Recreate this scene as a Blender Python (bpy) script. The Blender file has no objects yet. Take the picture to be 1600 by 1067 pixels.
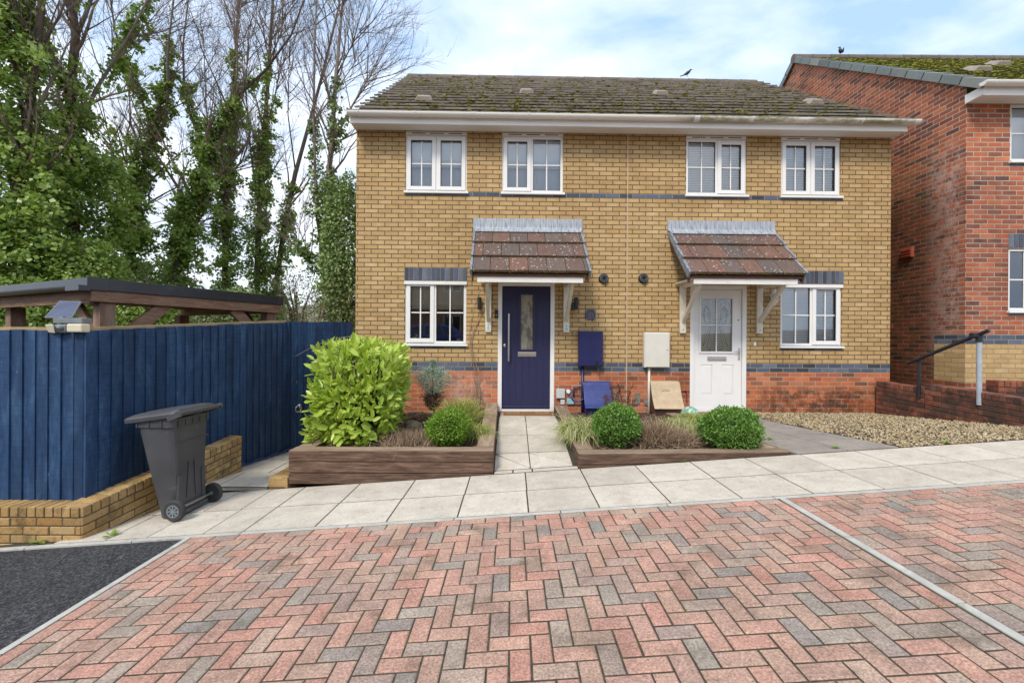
import bpy, math, random
import numpy as np
from mathutils import Vector, Matrix
R = math.radians
random.seed(7); rng = np.random.default_rng(11)
scn = bpy.context.scene; col = scn.collection

# ------------------------------------------------------------ camera, sky, sun, exposure
F = 711.0; CH = 1.474; ROLL = 0.006; HZ = 531.0
cam_d = bpy.data.cameras.new('camera'); cam = bpy.data.objects.new('camera', cam_d); col.objects.link(cam)
cam_d.sensor_width = 36; cam_d.lens = F/1600*36; cam_d.clip_start = .05; cam_d.clip_end = 2000
cam_d.shift_y = (HZ-533.5)/1600
cr, sr = math.cos(ROLL), math.sin(ROLL)
cam.matrix_world = Matrix(((cr, -sr, 0, 0), (0, 0, -1, 0), (sr, cr, 0, CH), (0, 0, 0, 1)))
scn.camera = cam
scn.view_settings.view_transform = 'Standard'; scn.view_settings.look = 'None'
scn.view_settings.exposure = 1.17; scn.view_settings.gamma = 1
SUN_EL, SUN_AZ = R(48), R(205)        # azimuth clockwise from +Y
w = bpy.data.worlds.new("World"); scn.world = w; w.use_nodes = True
nt = w.node_tree; nt.nodes.clear()
def wn(t, **k):
    n = nt.nodes.new(t)
    for a, b in k.items(): setattr(n, a, b)
    return n
sky = wn('ShaderNodeTexSky', sky_type='NISHITA', sun_disc=False, sun_elevation=SUN_EL, sun_rotation=SUN_AZ)
sky.air_density = 1.0; sky.dust_density = .6; sky.ozone_density = 1.5
tc = wn('ShaderNodeTexCoord')
mp = wn('ShaderNodeMapping'); mp.inputs['Scale'].default_value = (1.2, 1.6, 3.6); mp.inputs['Rotation'].default_value = (.15, .5, .3)
nz = wn('ShaderNodeTexNoise'); nz.inputs['Scale'].default_value = 1.25; nz.inputs['Detail'].default_value = 8; nz.inputs['Roughness'].default_value = .56; nz.inputs['Distortion'].default_value = .35
rp = wn('ShaderNodeValToRGB'); rp.color_ramp.elements[0].position = .36; rp.color_ramp.elements[1].position = .58
rp.color_ramp.elements[0].color = (.0, .0, .0, 1); rp.color_ramp.elements[1].color = (1, 1, 1, 1)
mx = wn('ShaderNodeMixRGB'); mx.inputs['Color2'].default_value = (7.6, 8.0, 8.7, 1)
mb0 = wn('ShaderNodeMixRGB'); mb0.inputs['Fac'].default_value = .82; mb0.inputs['Color2'].default_value = (3.7, 5.4, 8.2, 1)
bg = wn('ShaderNodeBackground'); bg.inputs['Strength'].default_value = .072
ou = wn('ShaderNodeOutputWorld')
L = nt.links.new
L(tc.outputs['Generated'], mp.inputs['Vector']); L(mp.outputs[0], nz.inputs['Vector']); L(nz.outputs['Fac'], rp.inputs['Fac'])
L(rp.outputs['Color'], mx.inputs['Fac']); L(sky.outputs[0], mb0.inputs['Color1']); L(mb0.outputs[0], mx.inputs['Color1']); L(mx.outputs[0], bg.inputs['Color']); L(bg.outputs[0], ou.inputs['Surface'])
sd = bpy.data.lights.new('sun', 'SUN'); sd.energy = 1.35; sd.angle = R(14); sd.color = (1, .93, .82)
sun = bpy.data.objects.new('sun', sd); col.objects.link(sun)
sun.rotation_euler = (R(90)-SUN_EL, 0, -SUN_AZ+math.pi)

# ------------------------------------------------------------ helpers
def ray(px, py):
    dx, dy = (px-800)/F, (HZ-py)/F
    return Vector((dx*cr-dy*sr, 1.0, dx*sr+dy*cr))
def P(px, py, Y):
    d = ray(px, py); return Vector((d.x*Y, Y, CH+d.z*Y))
def onz(px, py, z):
    d = ray(px, py); t = (z-CH)/d.z; return Vector((d.x*t, t, z))
GR = .072
def onpav(px, py):
    d = ray(px, py); t = -CH/(d.z-GR*d.x); return Vector((d.x*t, t, CH+d.z*t))
YB = 5.03            # back edge of the pavement
def pav(x): return GR*max(-14, min(16, x))
def T(x, y):
    p = pav(x)
    if y <= YB: return p
    t = min(1, (y-YB)/2.6)
    tgt = .264 if x > -2.5 else -.166
    return p*(1-t)+tgt*t

MATS = {}
def label(o, lab=None, cat=None, group=None, kind=None):
    if lab: o['label'] = lab
    if cat: o['category'] = cat
    if group: o['group'] = group
    if kind: o['kind'] = kind
    return o
def thing(name, lab, cat, loc=(0, 0, 0), rz=0, group=None, mat=None):
    o = bpy.data.objects.new(name, None); col.objects.link(o); o.empty_display_size = .2
    o.location = loc; o.rotation_euler = (0, 0, rz)
    M = Matrix.Translation(loc) @ Matrix.Rotation(rz, 4, 'Z')
    MATS[o.name] = M
    return label(o, lab, cat, group)
def finish(me, name, mat, parent, smooth, bevel, loc, local):
    M = MATS[parent.name] if parent else Matrix.Translation(loc)
    if not local: me.transform(M.inverted())
    if mat:
        if isinstance(mat, (list, tuple)):
            for m in mat: me.materials.append(m)
        else: me.materials.append(mat)
    if smooth: me.shade_smooth()
    o = bpy.data.objects.new(name, me); col.objects.link(o)
    if parent: o.parent = parent
    else: o.location = loc
    MATS[o.name] = M
    if bevel:
        b = o.modifiers.new('b', 'BEVEL'); b.width = bevel; b.segments = 2; b.limit_method = 'ANGLE'; b.angle_limit = R(40)
    return o
def build_np(name, V, Fc, rnd, mat, parent=None, loc=(0, 0, 0), local=False, smooth=False, kind=None):
    """V (n,3); Fc (m,k) uniform polygons; rnd (m,)"""
    V = np.asarray(V, np.float32); Fc = np.asarray(Fc, np.int32); m, k = Fc.shape
    me = bpy.data.meshes.new(name)
    me.vertices.add(len(V)); me.vertices.foreach_set('co', V.ravel())
    me.loops.add(m*k); me.loops.foreach_set('vertex_index', Fc.ravel())
    me.polygons.add(m); me.polygons.foreach_set('loop_start', np.arange(0, m*k, k, dtype=np.int32))
    me.update(calc_edges=True)
    if rnd is not None:
        a = me.attributes.new('rnd', 'FLOAT', 'FACE'); a.data.foreach_set('value', np.asarray(rnd, np.float32))
    o = finish(me, name, mat, parent, smooth, 0, loc, local)
    if kind: o['kind'] = kind
    return o
class MB:
    def __init__(s): s.v = []; s.f = []; s.r = []; s.m = []; s.cur = 0; s.mi = 0
    def face(s, idx): s.f.append(idx); s.r.append(s.cur); s.m.append(s.mi)
    def add(s, pts, faces):
        b = len(s.v); s.v += [tuple(p) for p in pts]
        for f in faces: s.face([b+i for i in f])
    def hexa(s, p):      # 8 pts: bottom 4 ccw, top 4
        s.add(p, [(0, 3, 2, 1), (4, 5, 6, 7), (0, 1, 5, 4), (1, 2, 6, 5), (2, 3, 7, 6), (3, 0, 4, 7)])
    def box(s, x0, x1, y0, y1, z0, z1):
        s.hexa([(x0, y0, z0), (x1, y0, z0), (x1, y1, z0), (x0, y1, z0), (x0, y0, z1), (x1, y0, z1), (x1, y1, z1), (x0, y1, z1)])
    def obox(s, c, size, M=None):     # oriented box
        hx, hy, hz = [q/2 for q in size]; c = Vector(c)
        pts = [Vector(q) for q in [(-hx, -hy, -hz), (hx, -hy, -hz), (hx, hy, -hz), (-hx, hy, -hz), (-hx, -hy, hz), (hx, -hy, hz), (hx, hy, hz), (-hx, hy, hz)]]
        if M is not None: pts = [M @ q for q in pts]
        s.hexa([c+q for q in pts])
    def bar(s, a, b, wd, th, up=(0, 0, 1)):     # beam a->b, width across, thickness along up
        a = Vector(a); b = Vector(b); d = (b-a).normalized(); u = Vector(up); sd_ = d.cross(u).normalized(); u2 = sd_.cross(d).normalized()
        q = []
        for e in (a, b):
            q += [e-sd_*wd/2-u2*th/2, e+sd_*wd/2-u2*th/2, e+sd_*wd/2+u2*th/2, e-sd_*wd/2+u2*th/2]
        s.add(q, [(0, 1, 2, 3), (7, 6, 5, 4), (0, 4, 5, 1), (1, 5, 6, 2), (2, 6, 7, 3), (3, 7, 4, 0)])
    def tube(s, path, rad, n=8, cap=True):
        path = [Vector(p) for p in path]
        if not hasattr(rad, '__len__'): rad = [rad]*len(path)
        b = len(s.v); prev = None
        for i, p in enumerate(path):
            d = (path[min(i+1, len(path)-1)]-path[max(i-1, 0)])
            d = d.normalized() if d.length > 1e-9 else Vector((0, 0, 1))
            if prev is None:
                u = d.orthogonal().normalized()
            else:
                u = (prev - d*prev.dot(d)); u = u.normalized() if u.length > 1e-6 else d.orthogonal().normalized()
            prev = u; v = d.cross(u)
            for k in range(n):
                a = 2*math.pi*k/n; s.v.append(tuple(p+(u*math.cos(a)+v*math.sin(a))*rad[i]))
        for i in range(len(path)-1):
            for k in range(n):
                s.face([b+i*n+k, b+i*n+(k+1) % n, b+(i+1)*n+(k+1) % n, b+(i+1)*n+k])
        if cap:
            s.face([b+k for k in range(n)][::-1]); s.face([b+(len(path)-1)*n+k for k in range(n)])
    def lathe(s, prof, c, axis='z', n=20):   # prof [(r,h)]
        b = len(s.v); c = Vector(c)
        for r_, h in prof:
            for k in range(n):
                a = 2*math.pi*k/n; x, y = r_*math.cos(a), r_*math.sin(a)
                q = {'z': (x, y, h), 'y': (x, h, y), 'x': (h, x, y)}[axis]
                s.v.append(tuple(c+Vector(q)))
        for i in range(len(prof)-1):
            for k in range(n):
                s.face([b+i*n+k, b+i*n+(k+1) % n, b+(i+1)*n+(k+1) % n, b+(i+1)*n+k])
        s.face([b+k for k in range(n)][::-1]); s.face([b+(len(prof)-1)*n+k for k in range(n)])
    def prism(s, poly, a, b_, plane='xz'):      # polygon extruded along remaining axis from a to b_
        n = len(poly); base = len(s.v)
        for t in (a, b_):
            for (p, q) in poly:
                s.v.append({'xz': (p, t, q), 'yz': (t, p, q), 'xy': (p, q, t)}[plane])
        s.face([base+i for i in range(n)]); s.face([base+n+i for i in range(n)][::-1])
        for i in range(n):
            j = (i+1) % n; s.face([base+i, base+n+i, base+n+j, base+j])
    def blob(s, c, r, sub=0, jit=.15):
        c = Vector(c); t = (1+5**.5)/2
        vs = [Vector(q).normalized() for q in [(-1, t, 0), (1, t, 0), (-1, -t, 0), (1, -t, 0), (0, -1, t), (0, 1, t), (0, -1, -t), (0, 1, -t), (t, 0, -1), (t, 0, 1), (-t, 0, -1), (-t, 0, 1)]]
        fs = [(0, 11, 5), (0, 5, 1), (0, 1, 7), (0, 7, 10), (0, 10, 11), (1, 5, 9), (5, 11, 4), (11, 10, 2), (10, 7, 6), (7, 1, 8), (3, 9, 4), (3, 4, 2), (3, 2, 6), (3, 6, 8), (3, 8, 9), (4, 9, 5), (2, 4, 11), (6, 2, 10), (8, 6, 7), (9, 8, 1)]
        for _ in range(sub):
            nf = []; cache = {}
            def mid(a, b):
                k = (min(a, b), max(a, b))
                if k not in cache: vs.append((vs[a]+vs[b]).normalized()); cache[k] = len(vs)-1
                return cache[k]
            for a, b, c_ in fs:
                x, y, z = mid(a, b), mid(b, c_), mid(c_, a); nf += [(a, x, z), (b, y, x), (c_, z, y), (x, y, z)]
            fs = nf
        r = Vector(r) if hasattr(r, '__len__') else Vector((r, r, r))
        s.add([c+Vector((q.x*r.x, q.y*r.y, q.z*r.z))*(1+random.uniform(-jit, jit)) for q in vs], fs)
    def build(s, name, mat, parent=None, loc=(0, 0, 0), local=False, smooth=False, bevel=0, kind=None):
        me = bpy.data.meshes.new(name); me.from_pydata(s.v, [], s.f); me.update()
        a = me.attributes.new('rnd', 'FLOAT', 'FACE'); a.data.foreach_set('value', np.asarray(s.r, np.float32))
        if isinstance(mat, (list, tuple)): me.polygons.foreach_set('material_index', s.m)
        o = finish(me, name, mat, parent, smooth, bevel, loc, local)
        if kind: o['kind'] = kind
        return o

# ------------------------------------------------------------ materials
class N:
    def __init__(s, name, rough=.6, metal=0, spec=.5):
        s.mat = bpy.data.materials.new(name); s.mat.use_nodes = True; s.t = s.mat.node_tree
        s.b = s.t.nodes['Principled BSDF']; s.out = s.t.nodes['Material Output']
        s.b.inputs['Roughness'].default_value = rough; s.b.inputs['Metallic'].default_value = metal
        s.b.inputs['Specular IOR Level'].default_value = spec
    def n(s, t, **k):
        x = s.t.nodes.new(t)
        for a, b in k.items(): setattr(x, a, b)
        return x
    def l(s, a, b): s.t.links.new(a, b)
    def m(s, op, a, b=None, c=None):
        x = s.n('ShaderNodeMath', operation=op)
        for i, q in enumerate((a, b, c)):
            if q is None: continue
            if isinstance(q, (int, float)): x.inputs[i].default_value = q
            else: s.l(q, x.inputs[i])
        return x.outputs[0]
    def noise(s, scale, detail=4, rough=.55, vec=None, dist=0):
        x = s.n('ShaderNodeTexNoise'); x.inputs['Scale'].default_value = scale; x.inputs['Detail'].default_value = detail
        x.inputs['Roughness'].default_value = rough; x.inputs['Distortion'].default_value = dist
        s.l(vec if vec is not None else s.obj(), x.inputs['Vector']); return x.outputs['Fac']
    def obj(s):
        if not hasattr(s, '_tc'): s._tc = s.n('ShaderNodeTexCoord')
        return s._tc.outputs['Object']
    def scaled(s, sc):
        x = s.n('ShaderNodeMapping'); x.inputs['Scale'].default_value = sc; s.l(s.obj(), x.inputs['Vector']); return x.outputs[0]
    def ramp(s, fac, stops):
        x = s.n('ShaderNodeValToRGB'); e = x.color_ramp.elements
        while len(e) < len(stops): e.new(.5)
        for i, (p, c) in enumerate(stops):
            e[i].position = p; e[i].color = (*c, 1) if len(c) == 3 else c
        s.l(fac, x.inputs['Fac']); return x.outputs['Color']
    def mix(s, fac, a, b, mode='MIX'):
        x = s.n('ShaderNodeMixRGB', blend_type=mode)
        for k, q in (('Fac', fac), ('Color1', a), ('Color2', b)):
            if isinstance(q, (int, float)): x.inputs[k].default_value = q
            elif isinstance(q, tuple): x.inputs[k].default_value = (*q, 1)
            else: s.l(q, x.inputs[k])
        return x.outputs[0]
    def color(s, c):
        if isinstance(c, tuple): s.b.inputs['Base Color'].default_value = (*c, 1)
        else: s.l(c, s.b.inputs['Base Color'])
    def bump(s, h, strength=.5, dist=.01):
        x = s.n('ShaderNodeBump'); x.inputs['Strength'].default_value = strength; x.inputs['Distance'].default_value = dist
        s.l(h, x.inputs['Height']); s.l(x.outputs[0], s.b.inputs['Normal'])
    def attr(s, name='rnd'):
        x = s.n('ShaderNodeAttribute', attribute_name=name); return x.outputs['Fac']
    def rough(s, r): s.l(r, s.b.inputs['Roughness'])
def lerp(a, b, t): return tuple(x*(1-t)+y*t for x, y in zip(a, b))
def plain(name, c, rough=.5, var=.12, scale=6, metal=0, bump=.0, spec=.5, dirt=None):
    m = N(name, rough, metal, spec); n1 = m.noise(scale, 6)
    cc = m.ramp(n1, [(.3, tuple(x*(1-var) for x in c)), (.7, tuple(min(1, x*(1+var)) for x in c))])
    if dirt:
        n2 = m.noise(dirt[2], 7, .65); f = m.ramp(n2, [(dirt[1], (0, 0, 0)), (dirt[1]+.18, (1, 1, 1))]); cc = m.mix(f, cc, dirt[0])
    m.color(cc)
    if bump: m.bump(m.noise(scale*12, 4), bump, .004)
    return m.mat
def brickmat(name, cols, mortar, bw=.225, bh=.075, joint=.010, z0=0, stain=None, rough=.85, white=None, green=None):
    m = N(name, rough, 0, .25)
    sep = m.n('ShaderNodeSeparateXYZ'); m.l(m.obj(), sep.inputs[0])
    g = m.n('ShaderNodeSeparateXYZ'); m.l(m._tc.outputs['Normal'], g.inputs[0])
    sel = m.m('GREATER_THAN', m.m('ABSOLUTE', g.outputs[0]), .6)
    u = m.m('ADD', m.m('MULTIPLY', sep.outputs[1], sel), m.m('MULTIPLY', sep.outputs[0], m.m('SUBTRACT', 1, sel)))
    # slight waviness of the bricks
    wv = m.m('MULTIPLY', m.m('SUBTRACT', m.noise(14, 3), .5), .005)
    z = m.m('ADD', m.m('SUBTRACT', sep.outputs[2], z0), wv)
    u = m.m('ADD', u, m.m('MULTIPLY', m.m('SUBTRACT', m.noise(11, 2), .5), .007))
    row = m.m('FLOOR', m.m('DIVIDE', z, bh)); fz = m.m('FRACT', m.m('DIVIDE', z, bh))
    uu = m.m('ADD', m.m('DIVIDE', u, bw), m.m('MULTIPLY', m.m('MODULO', m.m('ADD', row, 1000), 2), .5))
    cell = m.m('FLOOR', uu); fu = m.m('FRACT', uu)
    ez = m.m('MULTIPLY', m.m('MINIMUM', fz, m.m('SUBTRACT', 1, fz)), bh)
    eu = m.m('MULTIPLY', m.m('MINIMUM', fu, m.m('SUBTRACT', 1, fu)), bw)
    e = m.m('MINIMUM', ez, eu)
    mask = m.n('ShaderNodeMapRange'); mask.inputs['From Min'].default_value = joint*.38; mask.inputs['From Max'].default_value = joint*.68
    m.l(e, mask.inputs['Value']); mk = mask.outputs[0]
    cv = m.n('ShaderNodeCombineXYZ'); m.l(cell, cv.inputs[0]); m.l(row, cv.inputs[1]); m.l(sel, cv.inputs[2])
    wnz = m.n('ShaderNodeTexWhiteNoise'); m.l(cv.outputs[0], wnz.inputs['Vector'])
    k = len(cols); bc = m.ramp(wnz.outputs['Value'], [(i/(k-1), c) for i, c in enumerate(cols)])
    fine = m.noise(60, 5, .7); bc = m.mix(.55, bc, m.ramp(fine, [(.3, (.35, .35, .35)), (.7, (.68, .68, .68))]), 'OVERLAY')
    mid = m.noise(7, 5, .6); bc = m.mix(.3, bc, m.ramp(mid, [(.3, (.3, .3, .3)), (.7, (.7, .7, .7))]), 'OVERLAY')
    mc = m.mix(.4, mortar, m.ramp(m.noise(9, 5), [(.3, (.3, .3, .3)), (.7, (.7, .7, .7))]), 'OVERLAY')
    c = m.mix(mk, mc, bc)
    if stain:
        f = m.ramp(m.noise(stain[2], 6, .6), [(stain[1], (0, 0, 0)), (stain[1]+.2, (.75, .75, .75))]); c = m.mix(f, c, stain[0], 'MULTIPLY')
    def zone(spec):  # (color, x-center fn)
        colr, axis, cen, wid, zlo, zhi, thr, mode, amt = spec
        a = sep.outputs[axis]
        ma = m.n('ShaderNodeMapRange', interpolation_type='SMOOTHSTEP'); ma.inputs['From Min'].default_value = wid; ma.inputs['From Max'].default_value = wid*.3
        m.l(m.m('ABSOLUTE', m.m('SUBTRACT', a, cen)), ma.inputs['Value'])
        mz = m.n('ShaderNodeMapRange', interpolation_type='SMOOTHSTEP'); mz.inputs['From Min'].default_value = (zhi-zlo)/2*1.1; mz.inputs['From Max'].default_value = (zhi-zlo)/2*.6
        m.l(m.m('ABSOLUTE', m.m('SUBTRACT', sep.outputs[2], (zlo+zhi)/2)), mz.inputs['Value'])
        f = m.m('MULTIPLY', m.m('MULTIPLY', ma.outputs[0], mz.outputs[0]), m.ramp(m.noise(6, 8, .8), [(thr, (0, 0, 0)), (thr+.12, (1, 1, 1))]))
        return m.m('MULTIPLY', f, amt), colr, mode
    for sp in (white or []):
        f, colr, mode = zone(sp); c = m.mix(f, c, colr, mode)
    m.color(c)
    h = m.m('ADD', mk, m.m('MULTIPLY', fine, .25)); m.bump(h, .7, .006)
    return m.mat
def attrmat(name, cols, rough=.8, speck=60, bump=.4, spec=.3, dirt=None, amt=.5, midamt=.3, dist=.004, hard=0):
    m = N(name, rough, 0, spec); k = len(cols)
    c = m.ramp(m.attr(), [(i/max(1, k-1), q) for i, q in enumerate(cols)])
    fine = m.noise(speck, 6, .75); c = m.mix(amt, c, m.ramp(fine, [(.3+hard, (.3-hard, .3-hard, .3-hard)), (.7-hard, (.7+hard, .7+hard, .7+hard))]), 'OVERLAY')
    mid = m.noise(3.5, 6, .65); c = m.mix(midamt, c, m.ramp(mid, [(.3, (.25, .25, .25)), (.7, (.72, .72, .72))]), 'OVERLAY')
    if dirt:
        f = m.ramp(m.noise(dirt[2], 8, .7), [(dirt[1], (0, 0, 0)), (dirt[1]+.15, (1, 1, 1))]); c = m.mix(m.m('MULTIPLY', f, dirt[3] if len(dirt) > 3 else 1), c, dirt[0])
    m.color(c); m.bump(fine, bump, dist); return m.mat
def leafmat(name, cols, rough=.45, trans=.3, spec=.4):
    m = N(name, rough, 0, spec); k = len(cols)
    c = m.ramp(m.attr(), [(i/max(1, k-1), q) for i, q in enumerate(cols)])
    m.color(c)
    tr = m.n('ShaderNodeBsdfTranslucent'); m.l(m.mix(.6, c, (.5, .6, .1), 'OVERLAY'), tr.inputs['Color'])
    mx_ = m.n('ShaderNodeMixShader'); mx_.inputs[0].default_value = trans
    m.l(m.b.outputs[0], mx_.inputs[1]); m.l(tr.outputs[0], mx_.inputs[2]); m.l(mx_.outputs[0], m.out.inputs['Surface'])
    return m.mat
def woodmat(name, cols, grain=(1, 1, 12), rough=.8, scale=6, crack=.5, knots=True, use_attr=True, spec=.25, extra=None, saw=None):
    m = N(name, rough, 0, spec); v = m.scaled(grain)
    g1 = m.noise(scale, 8, .65, v, .6); g2 = m.noise(scale*5, 6, .7, v, .3)
    k = len(cols); c = m.ramp(g1, [(.25+.5*i/(k-1), q) for i, q in enumerate(cols)])
    c = m.mix(.5, c, m.ramp(g2, [(.3, (.25, .25, .25)), (.7, (.7, .7, .7))]), 'OVERLAY')
    if use_attr: c = m.mix(.5, c, m.ramp(m.attr(), [(0, (.33, .33, .33)), (1, (.66, .66, .66))]), 'OVERLAY')
    if saw:
        sw = m.noise(3, 6, .75, m.scaled((1.5, 1.5, 34))); c = m.mix(saw, c, m.ramp(sw, [(.36, (.22, .22, .22)), (.64, (.8, .8, .8))]), 'OVERLAY')
    if extra:
        f = m.ramp(m.noise(extra[2], 8, .7, m.scaled(extra[3]) if len(extra) > 3 else None), [(extra[1], (0, 0, 0)), (extra[1]+.04, (1, 1, 1))]); c = m.mix(f, c, extra[0])
    m.color(c); m.bump(g2, crack, .006); return m.mat
def glassmat(name, tint=(.93, .97, 1), extra=.12):
    m = N(name); m.t.nodes.remove(m.b)
    gl = m.n('ShaderNodeBsdfGlossy'); gl.inputs['Roughness'].default_value = .01
    tr = m.n('ShaderNodeBsdfTransparent'); tr.inputs['Color'].default_value = (*tint, 1)
    fr = m.n('ShaderNodeFresnel'); fr.inputs['IOR'].default_value = 1.55
    f = m.m('ADD', m.m('MULTIPLY', fr.outputs[0], 1.6), extra)
    mxs = m.n('ShaderNodeMixShader'); m.l(f, mxs.inputs[0]); m.l(tr.outputs[0], mxs.inputs[1]); m.l(gl.outputs[0], mxs.inputs[2]); m.l(mxs.outputs[0], m.out.inputs['Surface'])
    return m.mat

YEL = [(.46, .305, .135), (.51, .345, .165), (.42, .275, .125), (.48, .32, .14), (.54, .375, .19), (.44, .28, .12), (.48, .315, .15)]
YMOR = (.125, .095, .058)
REDS = [(.46, .125, .06), (.54, .175, .085), (.30, .095, .06), (.50, .145, .065), (.17, .08, .06), (.56, .21, .11), (.38, .12, .065)]
BLU = [(.055, .068, .10), (.10, .13, .19), (.045, .05, .07), (.14, .17, .23), (.07, .085, .12)]
M = {}
M['yellow'] = brickmat('yellow_brick', YEL, YMOR, joint=.0125, stain=((.75, .7, .62), .50, .7),
    white=[((.7, .62, .5), 0, 2.0, 9, 4.45, 5.0, .35, 'MULTIPLY', .5)])
M['redplinth'] = brickmat('red_plinth_brick', REDS, (.44, .33, .19), stain=((.45, .40, .36), .52, 1.1),
    white=[((.62, .45, .38), 0, -.7, .5, .1, .65, .42, 'MIX', .45), ((.25, .20, .15), 0, 5.2, 1.6, -.2, .45, .42, 'MULTIPLY', .8)])
M['bluebrick'] = brickmat('blue_brick', BLU, (.30, .25, .17), rough=.5)
M['redhouse'] = brickmat('red_house_brick', REDS[:4]+[(.11, .055, .05), (.46, .13, .065), (.18, .075, .06), (.50, .16, .08)], (.46, .40, .30), z0=.1, joint=.0125, stain=((.5, .42, .38), .5, .9),
    white=[((.66, .46, .40), 1, .36, .42, .9, 4.8, .44, 'MIX', .8), ((.17, .16, .05), 1, 1.25, 1.1, .2, 5.0, .47, 'MIX', .65), ((.28, .20, .16), 1, 1.4, 1.9, -.9, 4.4, .30, 'MULTIPLY', .85)])
M['yellow2'] = brickmat('pale_yellow_brick', YEL, (.30, .24, .15), z0=.1)
M['blue2'] = brickmat('blue_brick_band', BLU, (.30, .25, .17), z0=.1, rough=.5)
M['soldier'] = attrmat('blue_engineering_brick', BLU, rough=.45, bump=.3)
M['mortar'] = plain('mortar', (.30, .24, .16), .95, .2, 30, bump=.4)
M['upvc'] = plain('white_upvc', (.78, .77, .75), .32, .03, 3, spec=.5)
M['fascia'] = plain('white_fascia', (.82, .80, .77), .4, .05, 2, dirt=((.55, .48, .38), .62, 1.5))
M['gutter'] = plain('gutter_plastic', (.80, .77, .72), .35, .05, 3)
m_ = N('mossy_gutter_plastic', .5); sx = m_.n('ShaderNodeSeparateXYZ'); m_.l(m_.obj(), sx.inputs[0])
ff = m_.n('ShaderNodeMapRange'); ff.inputs['From Min'].default_value = 2.3; ff.inputs['From Max'].default_value = 3.0; m_.l(sx.outputs[0], ff.inputs['Value'])
gm = m_.m('MULTIPLY', m_.ramp(m_.noise(1.6, 8, .75, m_.scaled((1, 3, 3))), [(.42, (0, 0, 0)), (.56, (1, 1, 1))]), ff.outputs[0])
m_.color(m_.mix(m_.m('MULTIPLY', gm, .85), (.82, .79, .74), (.22, .20, .07))); M['gutter'] = m_.mat
M['glass'] = glassmat('window_glass'); M['clearglass'] = glassmat('door_glass', (1, 1, 1), .0)
M['blind'] = plain('white_blind', (.92, .92, .90), .8, .04, 3)
M['blindcream'] = plain('cream_blind', (.60, .55, .43), .85, .08, 6)
M['curtain'] = plain('pale_net_curtain', (.52, .53, .53), .9, .08, 3)
M['room'] = plain('room_wall', (.50, .47, .42), .9, .1, 2)
M['navy'] = woodmat('navy_door_skin', [(.017, .018, .062), (.021, .023, .075), (.026, .028, .085)], (8, 1, .6), .38, 5, .12, use_attr=False, spec=.5)
M['navymetal'] = plain('navy_painted_box', (.013, .016, .085), .35, .2, 8)
M['bluegas'] = plain('blue_plastic_cover', (.030, .046, .19), .38, .2, 9, dirt=((.07, .085, .24), .55, 14))
M['steel'] = plain('brushed_steel', (.6, .58, .55), .3, .06, 20, metal=.9)
M['black'] = plain('black_plastic', (.012, .012, .013), .4, .2, 20)
M['whitebox'] = plain('weathered_white_box', (.66, .63, .56), .5, .05, 4, dirt=((.45, .38, .27), .6, 5))
M['tan'] = plain('faded_tan_cover', (.50, .38, .25), .7, .12, 7, dirt=((.34, .23, .14), .56, 9), bump=.2)
M['brownplastic'] = plain('brown_plastic', (.10, .045, .03), .6, .25, 15)
M['paintwood'] = woodmat('cream_painted_timber', [(.58, .52, .41), (.68, .63, .53), (.73, .69, .60)], (1.5, 1.5, 1.5), .55, 5, .2, use_attr=False, extra=((.30, .24, .15), .66, 9))
M['whitepaint'] = woodmat('white_painted_timber', [(.66, .64, .60), (.74, .72, .68), (.78, .76, .73)], (1, 4, 4), .45, 4, .1, use_attr=False, extra=((.50, .46, .36), .66, 4))
M['lead'] = plain('lead_flashing', (.20, .235, .28), .5, .3, 9, metal=.1, dirt=((.42, .45, .48), .52, 16))
m_ = N('streaked_lead', .5, .1); st = m_.noise(7, 8, .8, m_.scaled((6, 1, .45)))
m_.color(m_.ramp(st, [(.32, (.06, .07, .10)), (.44, (.24, .27, .32)), (.54, (.42, .45, .48)), (.68, (.52, .53, .53))])); m_.bump(st, .25, .003); M['leadstreak'] = m_.mat
def tilemat(name, cols, moss, mthr, lich=None, amt=1):
    m = N(name, .9, 0, .15); k = len(cols)
    c = m.ramp(m.attr(), [(i/(k-1), q) for i, q in enumerate(cols)])
    st = m.noise(5, 7, .7, m.scaled((4, 1, 1))); c = m.mix(.4, c, m.ramp(st, [(.3, (.25, .25, .25)), (.7, (.7, .7, .7))]), 'OVERLAY')
    fine = m.noise(80, 5, .7)
    if lich:
        vo = m.n('ShaderNodeTexVoronoi'); vo.inputs['Scale'].default_value = lich[1]; m.l(m.obj(), vo.inputs['Vector'])
        d = m.m('ADD', vo.outputs['Distance'], m.m('MULTIPLY', m.noise(30, 3), .25))
        d = m.m('ADD', d, m.m('MULTIPLY', m.m('GREATER_THAN', .5, m.noise(5, 2)), .12))
        f = m.ramp(d, [(lich[2], (1, 1, 1)), (lich[2]+.05, (0, 0, 0))]); c = m.mix(m.m('MULTIPLY', f, .8), c, lich[0])
    f = m.ramp(m.noise(9, 9, .78, m.scaled((1, 1.6, 1.6))), [(mthr, (0, 0, 0)), (mthr+.1, (1, 1, 1))]); c = m.mix(m.m('MULTIPLY', f, amt), c, moss)
    m.color(c); m.bump(m.m('ADD', fine, m.m('MULTIPLY', f, .8)), .6, .006); return m.mat
M['rooftile'] = tilemat('roof_tile', [(.27, .235, .18), (.31, .27, .21), (.24, .21, .165), (.34, .30, .23), (.28, .245, .20)], (.24, .225, .05), .47, amt=.8)
M['tilebutt'] = attrmat('lit_tile_edge', [(.36, .31, .29), (.44, .39, .37), (.31, .27, .25), (.40, .35, .33)], rough=.9, speck=40, amt=.4, dirt=((.13, .125, .04), .56, 3, .8))  # bare tile fronts, colour lightened as the lit nose of each course
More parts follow.
